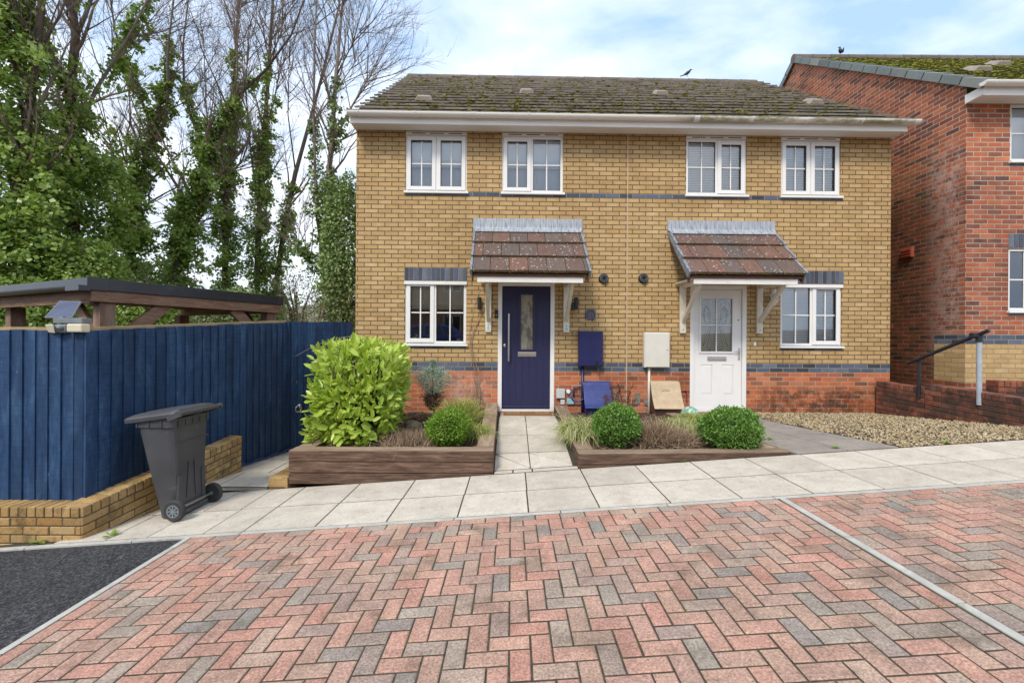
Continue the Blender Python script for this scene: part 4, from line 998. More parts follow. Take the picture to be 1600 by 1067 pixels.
b = MB(); pts = [hl(*p) for p in ((889, 616), (893, 622), (897.5, 627), (903, 627), (908, 624), (914, 620))]; b.tube([(p[0], -.06, p[1]) for p in pts], .012, 8)
pts = [hl(*p) for p in ((895.5, 619), (896, 604.5), (912, 604))]; b.tube([(p[0], -.03, p[1]) for p in pts], .013, 8); b.build('blue_cable', M['bluegas'], house, local=True, smooth=True)
# white coach lantern right of the white door, small push button
q = hl(1204, 465); b = MB(); lx, lz = q[0]+.0, q[1]
b.lathe([(.012, .13), (.022, .12), (.02, .105), (.05, .075), (.066, .045), (.062, .04)], (lx, -.12, lz), 'z', 6); b.lathe([(.05, -.10), (.055, -.095), (.062, -.07), (.06, -.065)], (lx, -.12, lz), 'z', 6)
b.lathe([(.012, -.145), (.03, -.13), (.028, -.11), (.012, -.10)], (lx, -.12, lz), 'z', 10)
for k in range(6):
    a_ = k*math.pi/3; b.bar((lx+.057*math.cos(a_), -.12+.057*math.sin(a_), lz-.067), (lx+.063*math.cos(a_), -.12+.063*math.sin(a_), lz+.042), .007, .007)
b.tube([(lx, 0, lz-.12), (lx, -.06, lz-.15), (lx, -.12, lz-.135)], .012, 8); b.lathe([(.04, 0), (.04, -.015), (.03, -.02)], (lx, 0, lz-.12), 'y', 14)
wl = b.build('wall_lantern', M['upvc'], house, local=True); b = MB(); b.lathe([(.05, -.062), (.055, .038)], (lx, -.12, lz), 'z', 6); b.build('lantern_glass', plain('frosted_lantern_glass', (.55, .56, .52), .15, .05), wl, local=True)
o, x0, x1, z0, z1 = hbox('doorbell', 1178.2, 534.5, 1182, 540.5, .02, M['upvc'], .005, lab='small white bell push')
# red pipe outline beside the tan cover and the glass air bricks low on the wall
b = MB(); pts = [hl(*p) for p in ((1063.5, 610), (1072.5, 610), (1072.5, 628))]; b.tube([(p[0], -.02, p[1]) for p in pts], .012, 8); b.build('red_pipe', plain('red_pipe_paint', (.30, .05, .035), .5, .15), house, local=True)
for p in ((957, 612.5, 967, 630), (992, 613.5, 1000, 632)):
    o, x0, x1, z0, z1 = hbox('air_vent', *p, .012, M['greyplastic'], .003); b = MB()
    for k in range(4): xx = x0+(x1-x0)*(k+.5)/4; b.box(xx-.006, xx+.006, -.016, -.0125, z0+.01, z1-.012)
    b.build('vent_grille', M['stone'], o, local=True)
q = hl(1009.5, 621)
b = MB(); b.lathe([(.045, 0), (.045, -.02), (.02, -.026)], (hl(1010, 629)[0], 0, hl(1010, 629)[1]), 'y', 16); b.build('stop_valve_cover', M['greyplastic'], house, local=True)
# window sill contents seen through the glass
a, c, e, f = W['e']
b = MB(); b.box(a, c, .095, .30, e-.03, e+.01); b.build('window_board', M['upvc'], house, local=True)
x_ = hl(647, 525)[0]; b = MB(); b.lathe([(.035, 0), (.045, .03), (.042, .07), (.02, .10), (.012, .12), (.012, .15)], (x_, .22, e+.01), 'z', 14); b.box(x_-.03, x_+.006, .21, .23, e+.155, e+.17)
so1 = b.build('soap_bottle', M['upvc'], loc=(0, 0, 0), local=True); so1.matrix_world = HM; label(so1, 'white pump bottle on the sill inside the left ground floor window', 'bottle')
x_ = hl(716, 530)[0]
pt = thing('potted_plant', 'small green plant in a cream pot on the sill inside the left ground floor window', 'plant', tuple(HM @ Vector((x_, .22, e+.01))))
b = MB(); b.lathe([(.045, 0), (.055, .08), (.05, .08), (.045, .07)], tuple(HM @ Vector((x_, .22, e+.01))), 'z', 14); b.build('pot', M['blindcream'], pt)

# ------------------------------------------------------------ red brick house on the right
RHx, RHy, RHz = 7.07, 7.10, 0.0
rh = thing('red_brick_house', 'taller red brick house on the right, mossy roof with grey verge tiles along its gable', 'house', (RHx, RHy, RHz), 0)
def rl(px, py, off=0):
    d = ray(px, py); t = (RHy-off)/d.y; return d.x*t-RHx, CH+d.z*t
RW = 7.5; rz_b = .4; band0, band1 = 1.45, 1.60; WT2 = 5.22; RD = 8.6
ux0, ux1 = rl(1578.5, 200)[0], rl(1578.5, 200)[0]+1.05; uz0, uz1 = rl(1590, 252)[1], rl(1590, 163)[1]
lx0 = rl(1575.5, 440)[0]; lx1 = lx0+1.05; lz0, lz1 = 1.975, 2.95
HR2 = [(ux0, ux1, uz0, uz1), (lx0, lx1, lz0, lz1), (3.2, 4.2, 0.8, 3.0)]
b = MB(); wallgrid(b, 0, RW, band1, WT2, HR2); wallgrid(b, 0, RW, .0, .85, HR2)
b.add([(0, 0, band1), (0, 0, WT2+.33), (0, RD/2, 8.50), (0, RD, WT2+.33), (0, RD, band1)], [(0, 1, 2, 3, 4)])
b.add([(0, .52, band1), (0, RD, band1), (0, RD, 0), (0, .52, 0)], [(0, 1, 2, 3)])
b.add([(0, .0, 0), (0, 0, .85), (0, .52, .85), (0, .52, 0)], [(0, 1, 2, 3)]); b.add([(0, RD, 0), (0, RD, WT2), (RW, RD, WT2), (RW, RD, 0)], [(0, 1, 2, 3)])
b.build('wall', M['redhouse'], rh, local=True)
b = MB(); wallgrid(b, 0, RW, .85, band0, HR2); b.add([(0, 0, .85), (0, 0, band0), (0, .52, band0), (0, .52, .85)], [(0, 1, 2, 3)]); b.build('plinth', M['yellow2'], rh, local=True)
b = MB(); wallgrid(b, 0, RW, band0, band1, HR2); b.add([(0, 0, band0), (0, 0, band1), (0, .52, band1), (0, .52, band0)], [(0, 1, 2, 3)]); b.build('damp_course', M['blue2'], rh, local=True)
for q in ((ux0, ux1, uz0), (lx0, lx1, lz0)): b = MB(); b.box(q[0], q[1], -.004, .02, q[2]-.075, q[2]); b.build('sill_course', M['blue2'], rh, local=True)
mo = MB(); mo.box(lx0, lx1, -.004, .05, lz1+.0, lz1+.225); b = MB()
for i in range(14): b.cur = random.random(); b.box(lx0+i*.075+.006, lx0+(i+1)*.075-.005, -.012, .02, lz1+.015, lz1+.22)
l_ = b.build('lintel_course', M['soldier'], rh, local=True, bevel=.003); mo.build('mortar_bed', M['mortar'], l_, local=True)
window(rh, *HR2[0], 'fs', ('fold', 1.0)); window(rh, *HR2[1], 'fs', ('none', 0))
b = MB()
for (a, c, e, f) in HR2[:2]:
    y0, y1 = .12, 1.6; a -= .5; c += .5; e -= .6; f += .05
    b = MB(); b.add([(a, y0, e), (c, y0, e), (c, y0, f), (a, y0, f), (a, y1, e), (c, y1, e), (c, y1, f), (a, y1, f)], [(4, 5, 6, 7), (0, 3, 7, 4), (1, 5, 6, 2), (0, 4, 5, 1), (3, 2, 6, 7)]); b.build('room_lining', M['room'], rh, local=True)
b = MB(); a, c, e, f = HR2[2]; b.box(a, c, .04, .1, e, f); b.build('door', M['upvc'], rh, local=True)
EY2, EZ2, RY2, RZ2 = -.33, 5.345, 4.3, 8.56
rf2, d2, n2_, L2 = tiled_roof(rh, -.02, RW, EY2, EZ2, RY2, RZ2, .165, .165, M['rooftile2'], th=.014, nmoss=4500, jit=.002, mossr=(.008, .026), lip=.016)
b = MB()
for sgn in (1, -1):
    nv = 14; st = L2/nv
    for i in range(nv):
        b.cur = random.random(); a0 = Vector((0, EY2, EZ2))+d2*(i*st); a1 = Vector((0, EY2, EZ2))+d2*((i+1)*st+.03)
        def mir(q): return Vector((q.x, q.y if sgn > 0 else 2*RY2-q.y, q.z))
        top0, top1 = n2_*(.055), n2_*(.035)
        p = [Vector((-.07, *(a0-n2_*.085).yz)), Vector((-.07, *(a1-n2_*.09).yz)), Vector((-.07, *(a1+top1).yz)), Vector((-.07, *(a0+top0).yz)), Vector((-.045, *(a0-n2_*.085).yz)), Vector((-.045, *(a1-n2_*.09).yz)), Vector((.10, *(a1+top1).yz)), Vector((.10, *(a0+top0).yz))]
        b.add([mir(q) for q in p], [(0, 1, 2, 3), (7, 6, 5, 4), (0, 4, 5, 1), (1, 5, 6, 2), (2, 6, 7, 3), (3, 7, 4, 0)])
b.build('verge_tile', M['verge'], rf2, local=True, bevel=.006)
b = MB(); x_ = -.08
while x_ < RW: b.cur = random.random(); b.tube([(x_+.004, RY2, RZ2+.0), (x_+.446, RY2, RZ2+.0)], [.10, .096], 12); x_ += .45
b.build('ridge_tile', M['ridge'], rf2, local=True)
b = MB(); b.box(-.03, RW, -.30, -.28, 5.17, 5.325); b.box(-.03, -.01, -.28, .0, 5.19, 5.325); b.build('fascia', M['fascia'], rh, local=True, bevel=.004)
b = MB(); b.box(-.01, RW, -.28, 0, 5.205, 5.215); b.build('soffit', M['fascia'], rh, local=True)
b = MB(); b.prism([(.0, 5.20), (.0, 5.44), (RD/2, 8.52), (RD/2, 8.3)], -.03, -.002, 'yz'); b.build('barge_board', M['mortardark'], rh, local=True) if False else None
gutter(rh, -.12, RW, -.365, 5.335)
for px, py in ((1528, 112), (1560, 103)):
    d = ray(px, py); o = Vector((0, 0, CH))-Vector((RHx, RHy, RHz)); p0 = Vector((0, EY2, EZ2)); t = (p0-o).dot(n2_)/d.dot(n2_); p = o+d*t
    vm = Matrix(((1, 0, 0), (0, d2.y, -d2.z), (0, d2.z, d2.y))); b = MB()
    b.hexa([p+vm @ Vector(q) for q in [(-.19, -.12, .0), (.19, -.12, 0), (.19, .22, 0), (-.19, .22, 0), (-.12, -.10, .10), (.12, -.10, .10), (.12, .12, .08), (-.12, .12, .08)]]); b.build('roof_vent', M['vent'], rf2, local=True, bevel=.02)
yv = 7.07*711/619-RHy; b = MB(); b.box(-.05, 0, yv-.11, yv+.11, 2.98, 3.16)
for k in range(3): b.box(-.075, -.051, yv-.10, yv+.10, 3.0+.05*k, 3.012+.05*k)
b.build('extractor_vent', plain('red_vent_plastic', (.32, .07, .04), .5, .1), rh, local=True)
b = MB(); b.box(6.9, 16, 5.2, 7.09, -.3, .70); te = b.build('terrace', M['slabold']); te['kind'] = 'structure'
house['label'] = 'buff brick pair of semis with mossy tiled roof, two door canopies, navy and white doors'
# ------------------------------------------------------------ low brick walls, fence, gate
def brickrun(b, A, Bp, ztA, ztB, thick, zbot, cope=.10, cw=.076, mort=None, bl=.225, bh=.075, endcap=True, chip=.004):
    """bricks along A->B; depth goes to the left of the direction; top edge slopes from ztA to ztB; zbot(x,y) ground"""
    A = Vector(A); Bp = Vector(Bp); d = Bp-A; Ln = d.length; d /= Ln; n_ = Vector((-d.y, d.x))
    def top(t): return ztA+(ztB-ztA)*t/Ln
    def blk(t0, t1, o0, o1, h0, h1, g=.005):       # h below top edge
        b.cur = random.random(); j = random.uniform(-chip, chip); q = []
        for h in (h1, h0):
            for (t, o) in ((t0+g, o0+j), (t1-g, o0+j), (t1-g, o1), (t0+g, o1)):
                p = A+d*t+n_*o; q.append((p.x, p.y, top(t)-h+(g if h == h1 else -g if h > 0 else random.uniform(-.002, .002))))
        b.hexa(q)
    k = 0; t = 0
    while t < Ln-.02:
        e = min(Ln, t+cw); blk(t, e, 0, thick, 0, cope); t = e
    for r_ in range(9):
        h0 = cope+r_*bh; t = -(r_ % 2)*bl/2
        while t < Ln-.01:
            a, e = max(0, t), min(Ln, t+bl)
            p = A+d*(a+e)/2
            if e-a > .02 and top((a+e)/2)-h0 > zbot(p.x, p.y)-.03:
                blk(a, e, .002, .10, h0, h0+bh); blk(a, e, thick-.10, thick-.002, h0, h0+bh)
            t += bl
    if mort is not None:
        q = []
        for h in (.9, .012):
            for (t, o) in ((.008, .010), (Ln-.008, .010), (Ln-.008, thick-.01), (.008, thick-.01)):
                p = A+d*t+n_*o; q.append((p.x, p.y, top(t)-h))
        mort.hexa(q)
Wc = (-3.70, 3.925); We = (-3.33, 5.63)
gw = thing('garden_wall', 'low buff brick wall carrying the blue fence, edging the pavement behind the bin', 'wall', (Wc[0], Wc[1], pav(Wc[0])))
b = MB(); mo = MB(); gnd = lambda x, y: pav(x) if y < 5 else -.166
brickrun(b, (-9.5, 3.925), (Wc[0]-.01, 3.925), .006, .006, .215, gnd, .09, mort=mo)
b.build('front_run', M['wallyel'], gw, bevel=.006)
b = MB(); brickrun(b, Wc, We, .006, .272, .215, gnd, .09, mort=mo); b.build('side_run', M['wallyel'], gw, bevel=.006)
mo.build('mortar_core', M['mortardark'], gw)
def fence_run(b, A, Bp, zb, zt, bw=.105, fl=False):
    A = Vector(A); Bp = Vector(Bp); d = Bp-A; Ln = d.length; d /= Ln; n_ = Vector((d.y, -d.x)); nb = int(Ln/bw); bw = Ln/nb
    for i in range(nb):
        t0, t1 = i*bw-.012, (i+1)*bw; b.cur = random.random(); q = []; j = random.uniform(0, .004); lean = random.uniform(-.002, .002); dz = random.uniform(-.006, .006)
        z0a, z1a = zb(i/nb), zt(i/nb)+dz; z0b, z1b = zb((i+1)/nb), zt((i+1)/nb)+dz
        for (za, zb_, l) in ((z0a, z0b, 0), (z1a, z1b, lean)):
            oa, ob = (.022, .006) if not fl else (.005, .019)
            for (t, o) in ((t0, oa+j), (t1, ob+j), (t1, -.006), (t0, -.006)):
                p = A+d*(t+l)+n_*o; q.append((p.x, p.y, za if t == t0 else zb_))
        b.hexa(q)
FA, FB, FC = Vector((-3.86, 4.12)), Vector((-3.27, 6.64)), Vector((-2.645, 7.56))
fn = thing('blue_fence', 'tall blue painted close-board fence standing on the low buff brick wall', 'fence', (FA.x, FA.y, 0))
b = MB(); fence_run(b, (-9.5, 4.12), (FA.x-.09, 4.12), lambda t: .005, lambda t: 1.535, .115, True); b.build('front_boards', M['fence'], fn)
b = MB(); b.box(FA.x-.09, FA.x-.005, 4.105, 4.19, -.0, 1.54); b.build('corner_post', M['fence'], fn, bevel=.004)
def sbase(t):
    y = FA.y+(FB.y-FA.y)*t; return .0+.235*min(1, (y-4.12)/1.5) if y < 5.62 else -.175
b = MB(); fence_run(b, FA, FB, sbase, lambda t: 1.537+(1.712-1.537)*t); b.build('side_boards', M['fence'], fn)
b = MB(); b.tube([(FB.x, FB.y, -.2), (FB.x, FB.y, 1.72)], .045, 4); b.build('gate_post', M['fence'], fn)
b = MB(); dd = (FB-FA).normalized(); nn_ = Vector((-dd.y, dd.x))
for zz0, zz1 in ((1.47, 1.63),):
    a_, c_ = FA+nn_*.05, FB+nn_*.05; b.bar((a_.x, a_.y, 1.545), (c_.x, c_.y, 1.72), .07, .035)
b.bar((-9.5, 4.20, 1.548), (-3.95, 4.20, 1.548), .08, .035); b.build('top_rail', M['rawwood'], fn)
gt = thing('garden_gate', 'blue boarded gate with a black ring handle between fence and house corner', 'gate', (FB.x, FB.y, -.17))
gd = (FC-FB).normalized(); G0 = FB+gd*.05; G1 = FC-gd*.02
b = MB(); fence_run(b, G0, G1, lambda t: -.15, lambda t: 1.715+.04*t, .10); b.build('gate_boards', M['fence'], gt)
p = FB.lerp(FC, .10); gn = Vector((gd.y, -gd.x)); gp = P(465, 636, (FB.y+.10*(FC.y-FB.y)))
b = MB(); c3 = Vector((gp.x+.03, gp.y-.04, gp.z))
pts = [c3+Vector((gd.x*math.cos(a_)*.045, gd.y*math.cos(a_)*.045, math.sin(a_)*.045-.02)) for a_ in np.linspace(0, 6.283, 17)]; b.tube(pts, .010, 6, cap=False)
b.lathe([(.03, 0), (.03, .03)], tuple(c3+Vector((0, .01, .02))), 'y', 12); b.build('ring_handle', M['steel'], gt, smooth=True)
# blue cable lying at the fence foot
b = MB(); pts = []
for k in range(24):
    t = .60+.40*k/23; q = FA.lerp(FB, t); pts.append((q.x+.06+.012*math.sin(k*.9), q.y, -.15+.03*math.sin(k*.5)**2))
b.tube(pts, .011, 6); hs = b.build('garden_hose', M['bluegas'], loc=pts[0], smooth=True); label(hs, 'blue hose lying along the foot of the blue side fence', 'hose')
# brick edging beside the timber bed
b = MB(); y_ = 5.04
while y_ < 7.3: b.cur = random.random(); b.box(-2.69, -2.48, y_+.004, y_+.10, -.25, -.065+random.uniform(-.003, .003)); y_ += .104
be = b.build('brick_edging', M['wallyel'], loc=(-2.58, 5.04, -.2), bevel=.006); label(be, 'single row of buff bricks laid on edge beside the left timber bed', 'brick edging')

# ------------------------------------------------------------ pergola behind the fence
C0 = P(143, 434, 5.3); C1 = P(440, 457, 7.6); TZ = 2.165
e1 = Vector((C1.x-C0.x, C1.y-C0.y)); PL = e1.length; e1.normalize(); e2 = Vector((-e1.y, e1.x))
if e2.x > 0: e2 = -e2
pg = thing('garden_pergola', 'brown timber shelter with a flat black-trimmed roof behind the blue fence', 'pergola', (C0.x, C0.y, -.25), math.atan2(e1.y, e1.x))
Wd = 2.7      # local frame: x along e1, y along e2 (positive to the left)
zt = TZ+.25
b = MB(); b.box(0, PL, 0, Wd, zt-.06, zt-.02); b.build('roof', M['felt'], pg, local=True)
b = MB(); b.box(-.02, PL+.02, -.022, .0, zt-.135, zt+.005); b.box(PL, PL+.022, .0, Wd, zt-.135, zt+.004); b.box(-.04, .0, .002, Wd, zt-.12, zt+.002); b.box(-.05, .16, -.03, -.0225, zt-.14, zt+.012); b.box(1.23, 1.29, -.028, -.0225, zt-.137, zt+.008); b.build('roof_trim', M['felt'], pg, local=True, bevel=.004)
b = MB(); b.box(.0, PL, .001, .045, zt-.27, zt-.137); b.build('side_beam', M['pergwood'], pg, local=True, bevel=.004)
b = MB(); b.box(.002, .046, .05, Wd, zt-.29, zt-.125); b.build('front_beam', M['pergwood'], pg, local=True, bevel=.004)
b = MB(); b.box(PL-.05, PL, .05, Wd, zt-.27, zt-.137); b.build('back_beam', M['pergwood'], pg, local=True)
b = MB()
for k in range(9): x_ = .3+k*(PL-.5)/8; b.box(x_, x_+.045, .05, Wd-.05, zt-.16, zt-.062)
b.build('rafter', M['pergwood'], pg, local=True)
b = MB(); n_ = 10
for yy in (-.05, Wd):
    for k in range(n_+1): a = math.pi*k/n_; b.v.append((-.085+math.cos(a)*.05, yy, zt-.10-math.sin(a)*.05))
for k in range(n_): b.face([k, k+1, n_+2+k, n_+1+k])
b.face(list(range(n_+1))); b.face(list(range(n_+1, 2*n_+2))[::-1])
b.box(-.14, -.03, -.055, .25, zt-.155, zt-.095); b.build('gutter', M['felt'], pg, local=True)
for (x_, y_, nm) in ((.10, .05, 'near'), (PL-.22, .05, 'far'), (.10, Wd-.3, 'l'), (PL-.22, Wd-.3, 'r')):
    b = MB(); b.box(x_, x_+.16, y_, y_+.16, 0, zt-.272); b.build('post', M['pergpost'], pg, local=True, bevel=.006)
    if nm in 'lr': continue
    s_ = 1 if x_ < PL/2 else -1; xs_ = x_+.16 if s_ > 0 else x_
    b = MB(); b.bar((xs_-.02*s_, y_+.03, zt-.80), (xs_+.56*s_, y_+.03, zt-.25), .06, .15, up=(0, 0, 1)); b.build('brace', M['pergwood'], pg, local=True)
    sy = 1 if y_ < Wd/2 else -1; ys_ = y_+.16 if sy > 0 else y_
    b = MB(); b.bar((x_+.06, ys_-.02*sy, zt-.78), (x_+.06, ys_+.48*sy, zt-.29), .05, .13, up=(0, 0, 1)); b.build('brace', M['pergwood'], pg, local=True)
# solar security light on the fence corner
lp = P(104, 500, 4.18)
sl = thing('solar_light', 'solar security light with tilted panel mounted on the blue fence corner', 'solar light', tuple(P(104, 521, 4.18)))
def pl(px, py, Y=4.18): return P(px, py, Y)
b = MB(); q = [pl(69, 496, 4.12), pl(112, 495.5, 4.12), pl(126.5, 471, 4.34), pl(93, 470, 4.34)]; nrm = (q[1]-q[0]).cross(q[3]-q[0]).normalized()
b.hexa([*[v-nrm*.014 for v in q], *q]); pn = b.build('panel_frame', M['greyplastic'], sl, bevel=.002)
cc_ = sum(q, Vector())/4; b = MB(); qq = [cc_+(v-cc_)*.93+nrm*.0015 for v in q]; b.add(qq, [(0, 1, 2, 3)]); b.build('solar_cells', M['solar'], pn)
b = MB()
def pbox(b, x0, y0, x1, y1, Y0, Y1):
    a = P(x0, y1, Y0); c = P(x1, y0, Y0); b.box(a.x, c.x, Y0, Y1, a.z, c.z)
pbox(b, 82, 497, 128, 505, 4.09, 4.19); pbox(b, 90, 494, 98, 500, 4.1, 4.18); b.build('housing', M['greyplastic'], sl, bevel=.006)
b = MB(); pbox(b, 103, 506, 127, 519, 4.04, 4.13); b.build('lamp', M['lightcream'], sl, bevel=.012)
b = MB(); b.hexa([P(76, 520, 4.1), P(86, 521, 4.03), P(88, 521, 4.13), P(78, 520, 4.16), P(70, 507, 4.08), P(82, 507, 4.0), P(86, 507, 4.12), P(74, 507, 4.15)]); b.build('lamp', M['lightcream'], sl, bevel=.008)
b = MB(); pbox(b, 84, 507, 102, 520, 4.06, 4.14); b.build('sensor_body', M['greyplastic'], sl, bevel=.01)
b = MB(); b.lathe([(.004, -.03), (.018, -.02), (.022, 0)], tuple(P(94, 512, 4.05)), 'y', 12); b.build('sensor', M['greyplastic'], sl)

# ------------------------------------------------------------ wheelie bin
bx, by = -3.105, 4.19; BA = math.atan2(4.74-4.19, -3.10+3.12)      # axle direction
bz = pav(-3.1)
wb_ = thing('wheelie_bin', 'dark grey two-wheeled bin standing on the pavement by the blue fence', 'bin', (-3.135, 4.465, bz), math.radians(-2))
# local: x = towards wheels/handle side (+), y = along the axle
b = MB()
lv = [(.0, -.17, .00, .185), (.10, -.19, .0, .19), (.55, -.285, -.005, .222), (.80, -.335, -.005, .235), (.86, -.345, -.005, .238), (.862, -.365, .008, .252), (.94, -.375, .010, .255)]
def ringpts(z, x0, x1, hy, r=.045):
    pts = []
    for cx, cy, a0 in ((x1-r, hy-r, 0), (x0+r, hy-r, 90), (x0+r, -hy+r, 180), (x1-r, -hy+r, 270)):
        for k in range(4): a = R(a0+k*30); pts.append((cx+r*math.cos(a), cy+r*math.sin(a), z))
    return pts
base_ = len(b.v)
for i, (z, x0, x1, hy) in enumerate(lv): b.v += ringpts(z+.0, x0, x1, hy)
for i in range(len(lv)-1):
    for k in range(16): b.face([i*16+k, i*16+(k+1) % 16, (i+1)*16+(k+1) % 16, (i+1)*16+k])
b.face(list(range(16))[::-1])
for k in range(5):
    y_ = -.19+k*.095; b.box(.008, .018, y_-.006, y_+.006, .865, .92)
for s_ in (-1, 1):
    for x_ in (-.33, -.22, -.10): b.box(x_-.006, x_+.006, *sorted((s_*.252, s_*.262)), .865, .935)
    b.bar((-.008, s_*.16, .04), (-.004, s_*.15, .40), .05, .03, up=(1, 0, 0)); b.bar((-.004, s_*.06, .16), (-.002, s_*.035, .50), .02, .022, up=(1, 0, 0))
b.box(-.01, .002, -.23, .23, .70, .712)
bb = b.build('body', M['binplastic'], wb_, local=True)
b = MB(); n_ = 9                     # domed lid
L0 = (-.45, .055); rows_ = []
for zz, inset in ((.935, .004), (.972, 0), (.985, .010), (1.004, .05), (1.018, .14)):
    rows_.append((zz-.04, L0[0]+inset, L0[1]-inset*.35, .285-inset))
for (zz, x0, x1, hy) in rows_:
    for p in ringpts(0, x0, x1, hy, .035): b.v.append((p[0], p[1], zz+(p[0]-L0[0])*.14))
for i in range(len(rows_)-1):
    for k in range(16): b.face([i*16+k, i*16+(k+1) % 16, (i+1)*16+(k+1) % 16, (i+1)*16+k])
b.face(list(range(16))[::-1]); b.face([64+k for k in range(16)])
ld = b.build('lid', M['binplastic'], wb_, local=True, bevel=.004)
b = MB()
b.box(-.465, -.44, -.12, .12, .885, .915); b.build('lid_grip', M['binplastic'], ld, local=True, bevel=.005)
b = MB(); b.tube([(.09, -.285, 1.0), (.09, .285, 1.0)], .018, 10)
for y_ in (-.275, .0, .275): b.bar((-.02, y_, .95), (.09, y_, .998), .028, .05)
for y_ in (-.275, .275): b.lathe([(.03, -.012), (.03, .012)], (.085, y_, .995), 'y', 12)
b.build('handle', M['binplastic'], wb_, local=True)
b = MB(); b.tube([(.035, -.20, .10), (.035, .20, .10)], .011, 8); b.build('axle', M['steel'], wb_, local=True)
b = MB(); b.box(-.04, .03, -.20, .20, .02, .065); b.build('axle_housing', M['binplastic'], wb_, local=True, bevel=.01)
for s_ in (-1, 1):
    b = MB(); c = (.035, s_*.255, .10); k0 = 28
    b.lathe([(.058, -.024), (.088, -.026), (.098, -.014), (.100, 0), (.098, .014), (.088, .026), (.058, .024)], c, 'y', k0)
    wh = b.build('wheel', M['rubber'], wb_, local=True, smooth=False)
    b = MB(); b.lathe([(.018, -.029), (.018, .029)], c, 'y', 12)
    for q in range(8):
        a = q*math.pi/4; b.bar((c[0]+.015*math.cos(a), c[1]+s_*.022, c[2]+.015*math.sin(a)), (c[0]+.052*math.cos(a), c[1]+s_*.026, c[2]+.052*math.sin(a)), .012, .008, up=(0, 1, 0))
    for q in range(24):
        a, a2 = q*math.pi/12, (q+1)*math.pi/12
        b.bar((c[0]+.054*math.cos(a), c[1]+s_*.0245, c[2]+.054*math.sin(a)), (c[0]+.054*math.cos(a2), c[1]+s_*.0245, c[2]+.054*math.sin(a2)), .010, .008, up=(0, 1, 0))
    b.build('rim', M['greyplastic'], wh, local=True)

# ------------------------------------------------------------ timber beds
def sleeper(parent, A, Bp, ztA, ztB, side, w_=.2, h=.125, layers=1, zb=None, mat='sleeper', tmat='sleepertopx'):
    """A->B outer edge, width goes to `side` (+1 left of direction)"""
    A = Vector(A); Bp = Vector(Bp); d = (Bp-A).normalized(); n_ = Vector((-d.y, d.x))*side
    for k in range(layers):
        b = MB(); b.cur = random.random(); j = random.uniform(0, .006); q = []
        for hh in (h*(k+1)-.003, h*k+(.003 if k else 0)):
            for (p, zt_) in ((A, ztA), (Bp, ztB)):
                pass
            pts = [(A+n_*j, ztA), (Bp+n_*j, ztB), (Bp+n_*w_, ztB), (A+n_*w_, ztA)]
            q += [(p.x, p.y, z-hh) for p, z in pts]
        if side < 0: q = [q[i] for i in (3, 2, 1, 0, 7, 6, 5, 4)]
        b.hexa(q); b.m[-5 if False else 1 if len(b.m) > 1 else 0] = 0
        b.m = [0, 1 if k == 0 else 0, 0, 0, 0, 0]
        b.build('sleeper', [M[mat], M[tmat]], parent, bevel=.008)
pl1 = thing('raised_bed', 'timber sleeper planting bed left of the navy door holding the laurel', 'raised bed', (-1.3, 5.05, -.15))
sleeper(pl1, (-2.47, 5.04), (-.198, 5.04), .235, .243, 1, layers=3)
sleeper(pl1, (-2.47, 5.245), (-2.47, 7.5), .23, .30, -1, layers=3, tmat='sleepertop')
sleeper(pl1, (-.198, 5.245), (-.222, 7.6), .25, .42, 1, layers=2, tmat='sleepertop')
def soil(parent, x0, x1, y0, y1, zf, cut=None, n=900):
    b = MB(); nx, ny = 14, 14
    for j in range(ny):
        for i in range(nx):
            x = x0+(x1-x0)*i/(nx-1); y = y0+(y1-y0)*j/(ny-1)
            if cut: x = min(x, cut(y))
            b.v.append((x, y, zf(x, y)+random.uniform(-.012, .012)))
    for j in range(ny-1):
        for i in range(nx-1): b.face([j*nx+i, j*nx+i+1, (j+1)*nx+i+1, (j+1)*nx+i])
    s_ = b.build('soil', M['earth'], parent)
    b = MB()
    for _ in range(n):
        x = random.uniform(x0+.02, x1-.02); y = random.uniform(y0, y1)
        if cut and x > cut(y)-.03: continue
        b.cur = random.random(); a = random.uniform(0, 3.14); l = random.uniform(.012, .035)
        Mx = Matrix.Rotation(a, 3, 'Z') @ Matrix.Rotation(random.uniform(-.5, .5), 3, 'X')
        b.obox((x, y, zf(x, y)+.012), (l*1.6, l*.8, .008), Mx)
    b.build('bark_mulch', M['bark'], s_, kind='stuff')
soil(pl1, -2.28, -.39, 5.23, 7.6, lambda x, y: .175+.03*(y-5.2), n=1400)
pl2 = thing('raised_bed', 'low timber sleeper bed between the two doors planted with clipped balls and grasses', 'raised bed', (1.9, 5.05, .1))
sleeper(pl2, (.745, 5.04), (3.10, 5.04), .216, .252, 1, layers=2)
sleeper(pl2, (.745, 5.245), (.705, 7.6), .222, .385, -1, layers=2, tmat='sleepertop')
sleeper(pl2, (3.06, 5.245), (2.70, 7.5), .255, .30, 1, layers=1, tmat='sleepertop')
soil(pl2, .93, 2.92, 5.23, 7.63, lambda x, y: .185+.03*(y-5.2), cut=lambda y: 2.89-.16*(y-5.2), n=1600)

# ------------------------------------------------------------ retaining wall and handrail on the right
rw = thing('retaining_wall', 'old red brick retaining wall stepping down beside the gravel, topped by brick on edge', 'wall', (6.2, 7.0, .3))
R0, R1, R2 = Vector((6.16, 7.70)), Vector((6.285, 6.93)), Vector((6.66, 4.95))
b = MB(); mo = MB(); tg = lambda x, y: T(x, y)-.02
brickrun(b, R1, R0, .785, .815, -.215 if False else .215, tg, .085, mort=None) if False else None
def run_right(b, A, Bp, za, zb_, mo): brickrun(b, A, Bp, za, zb_, .215, tg, .088, mort=mo)
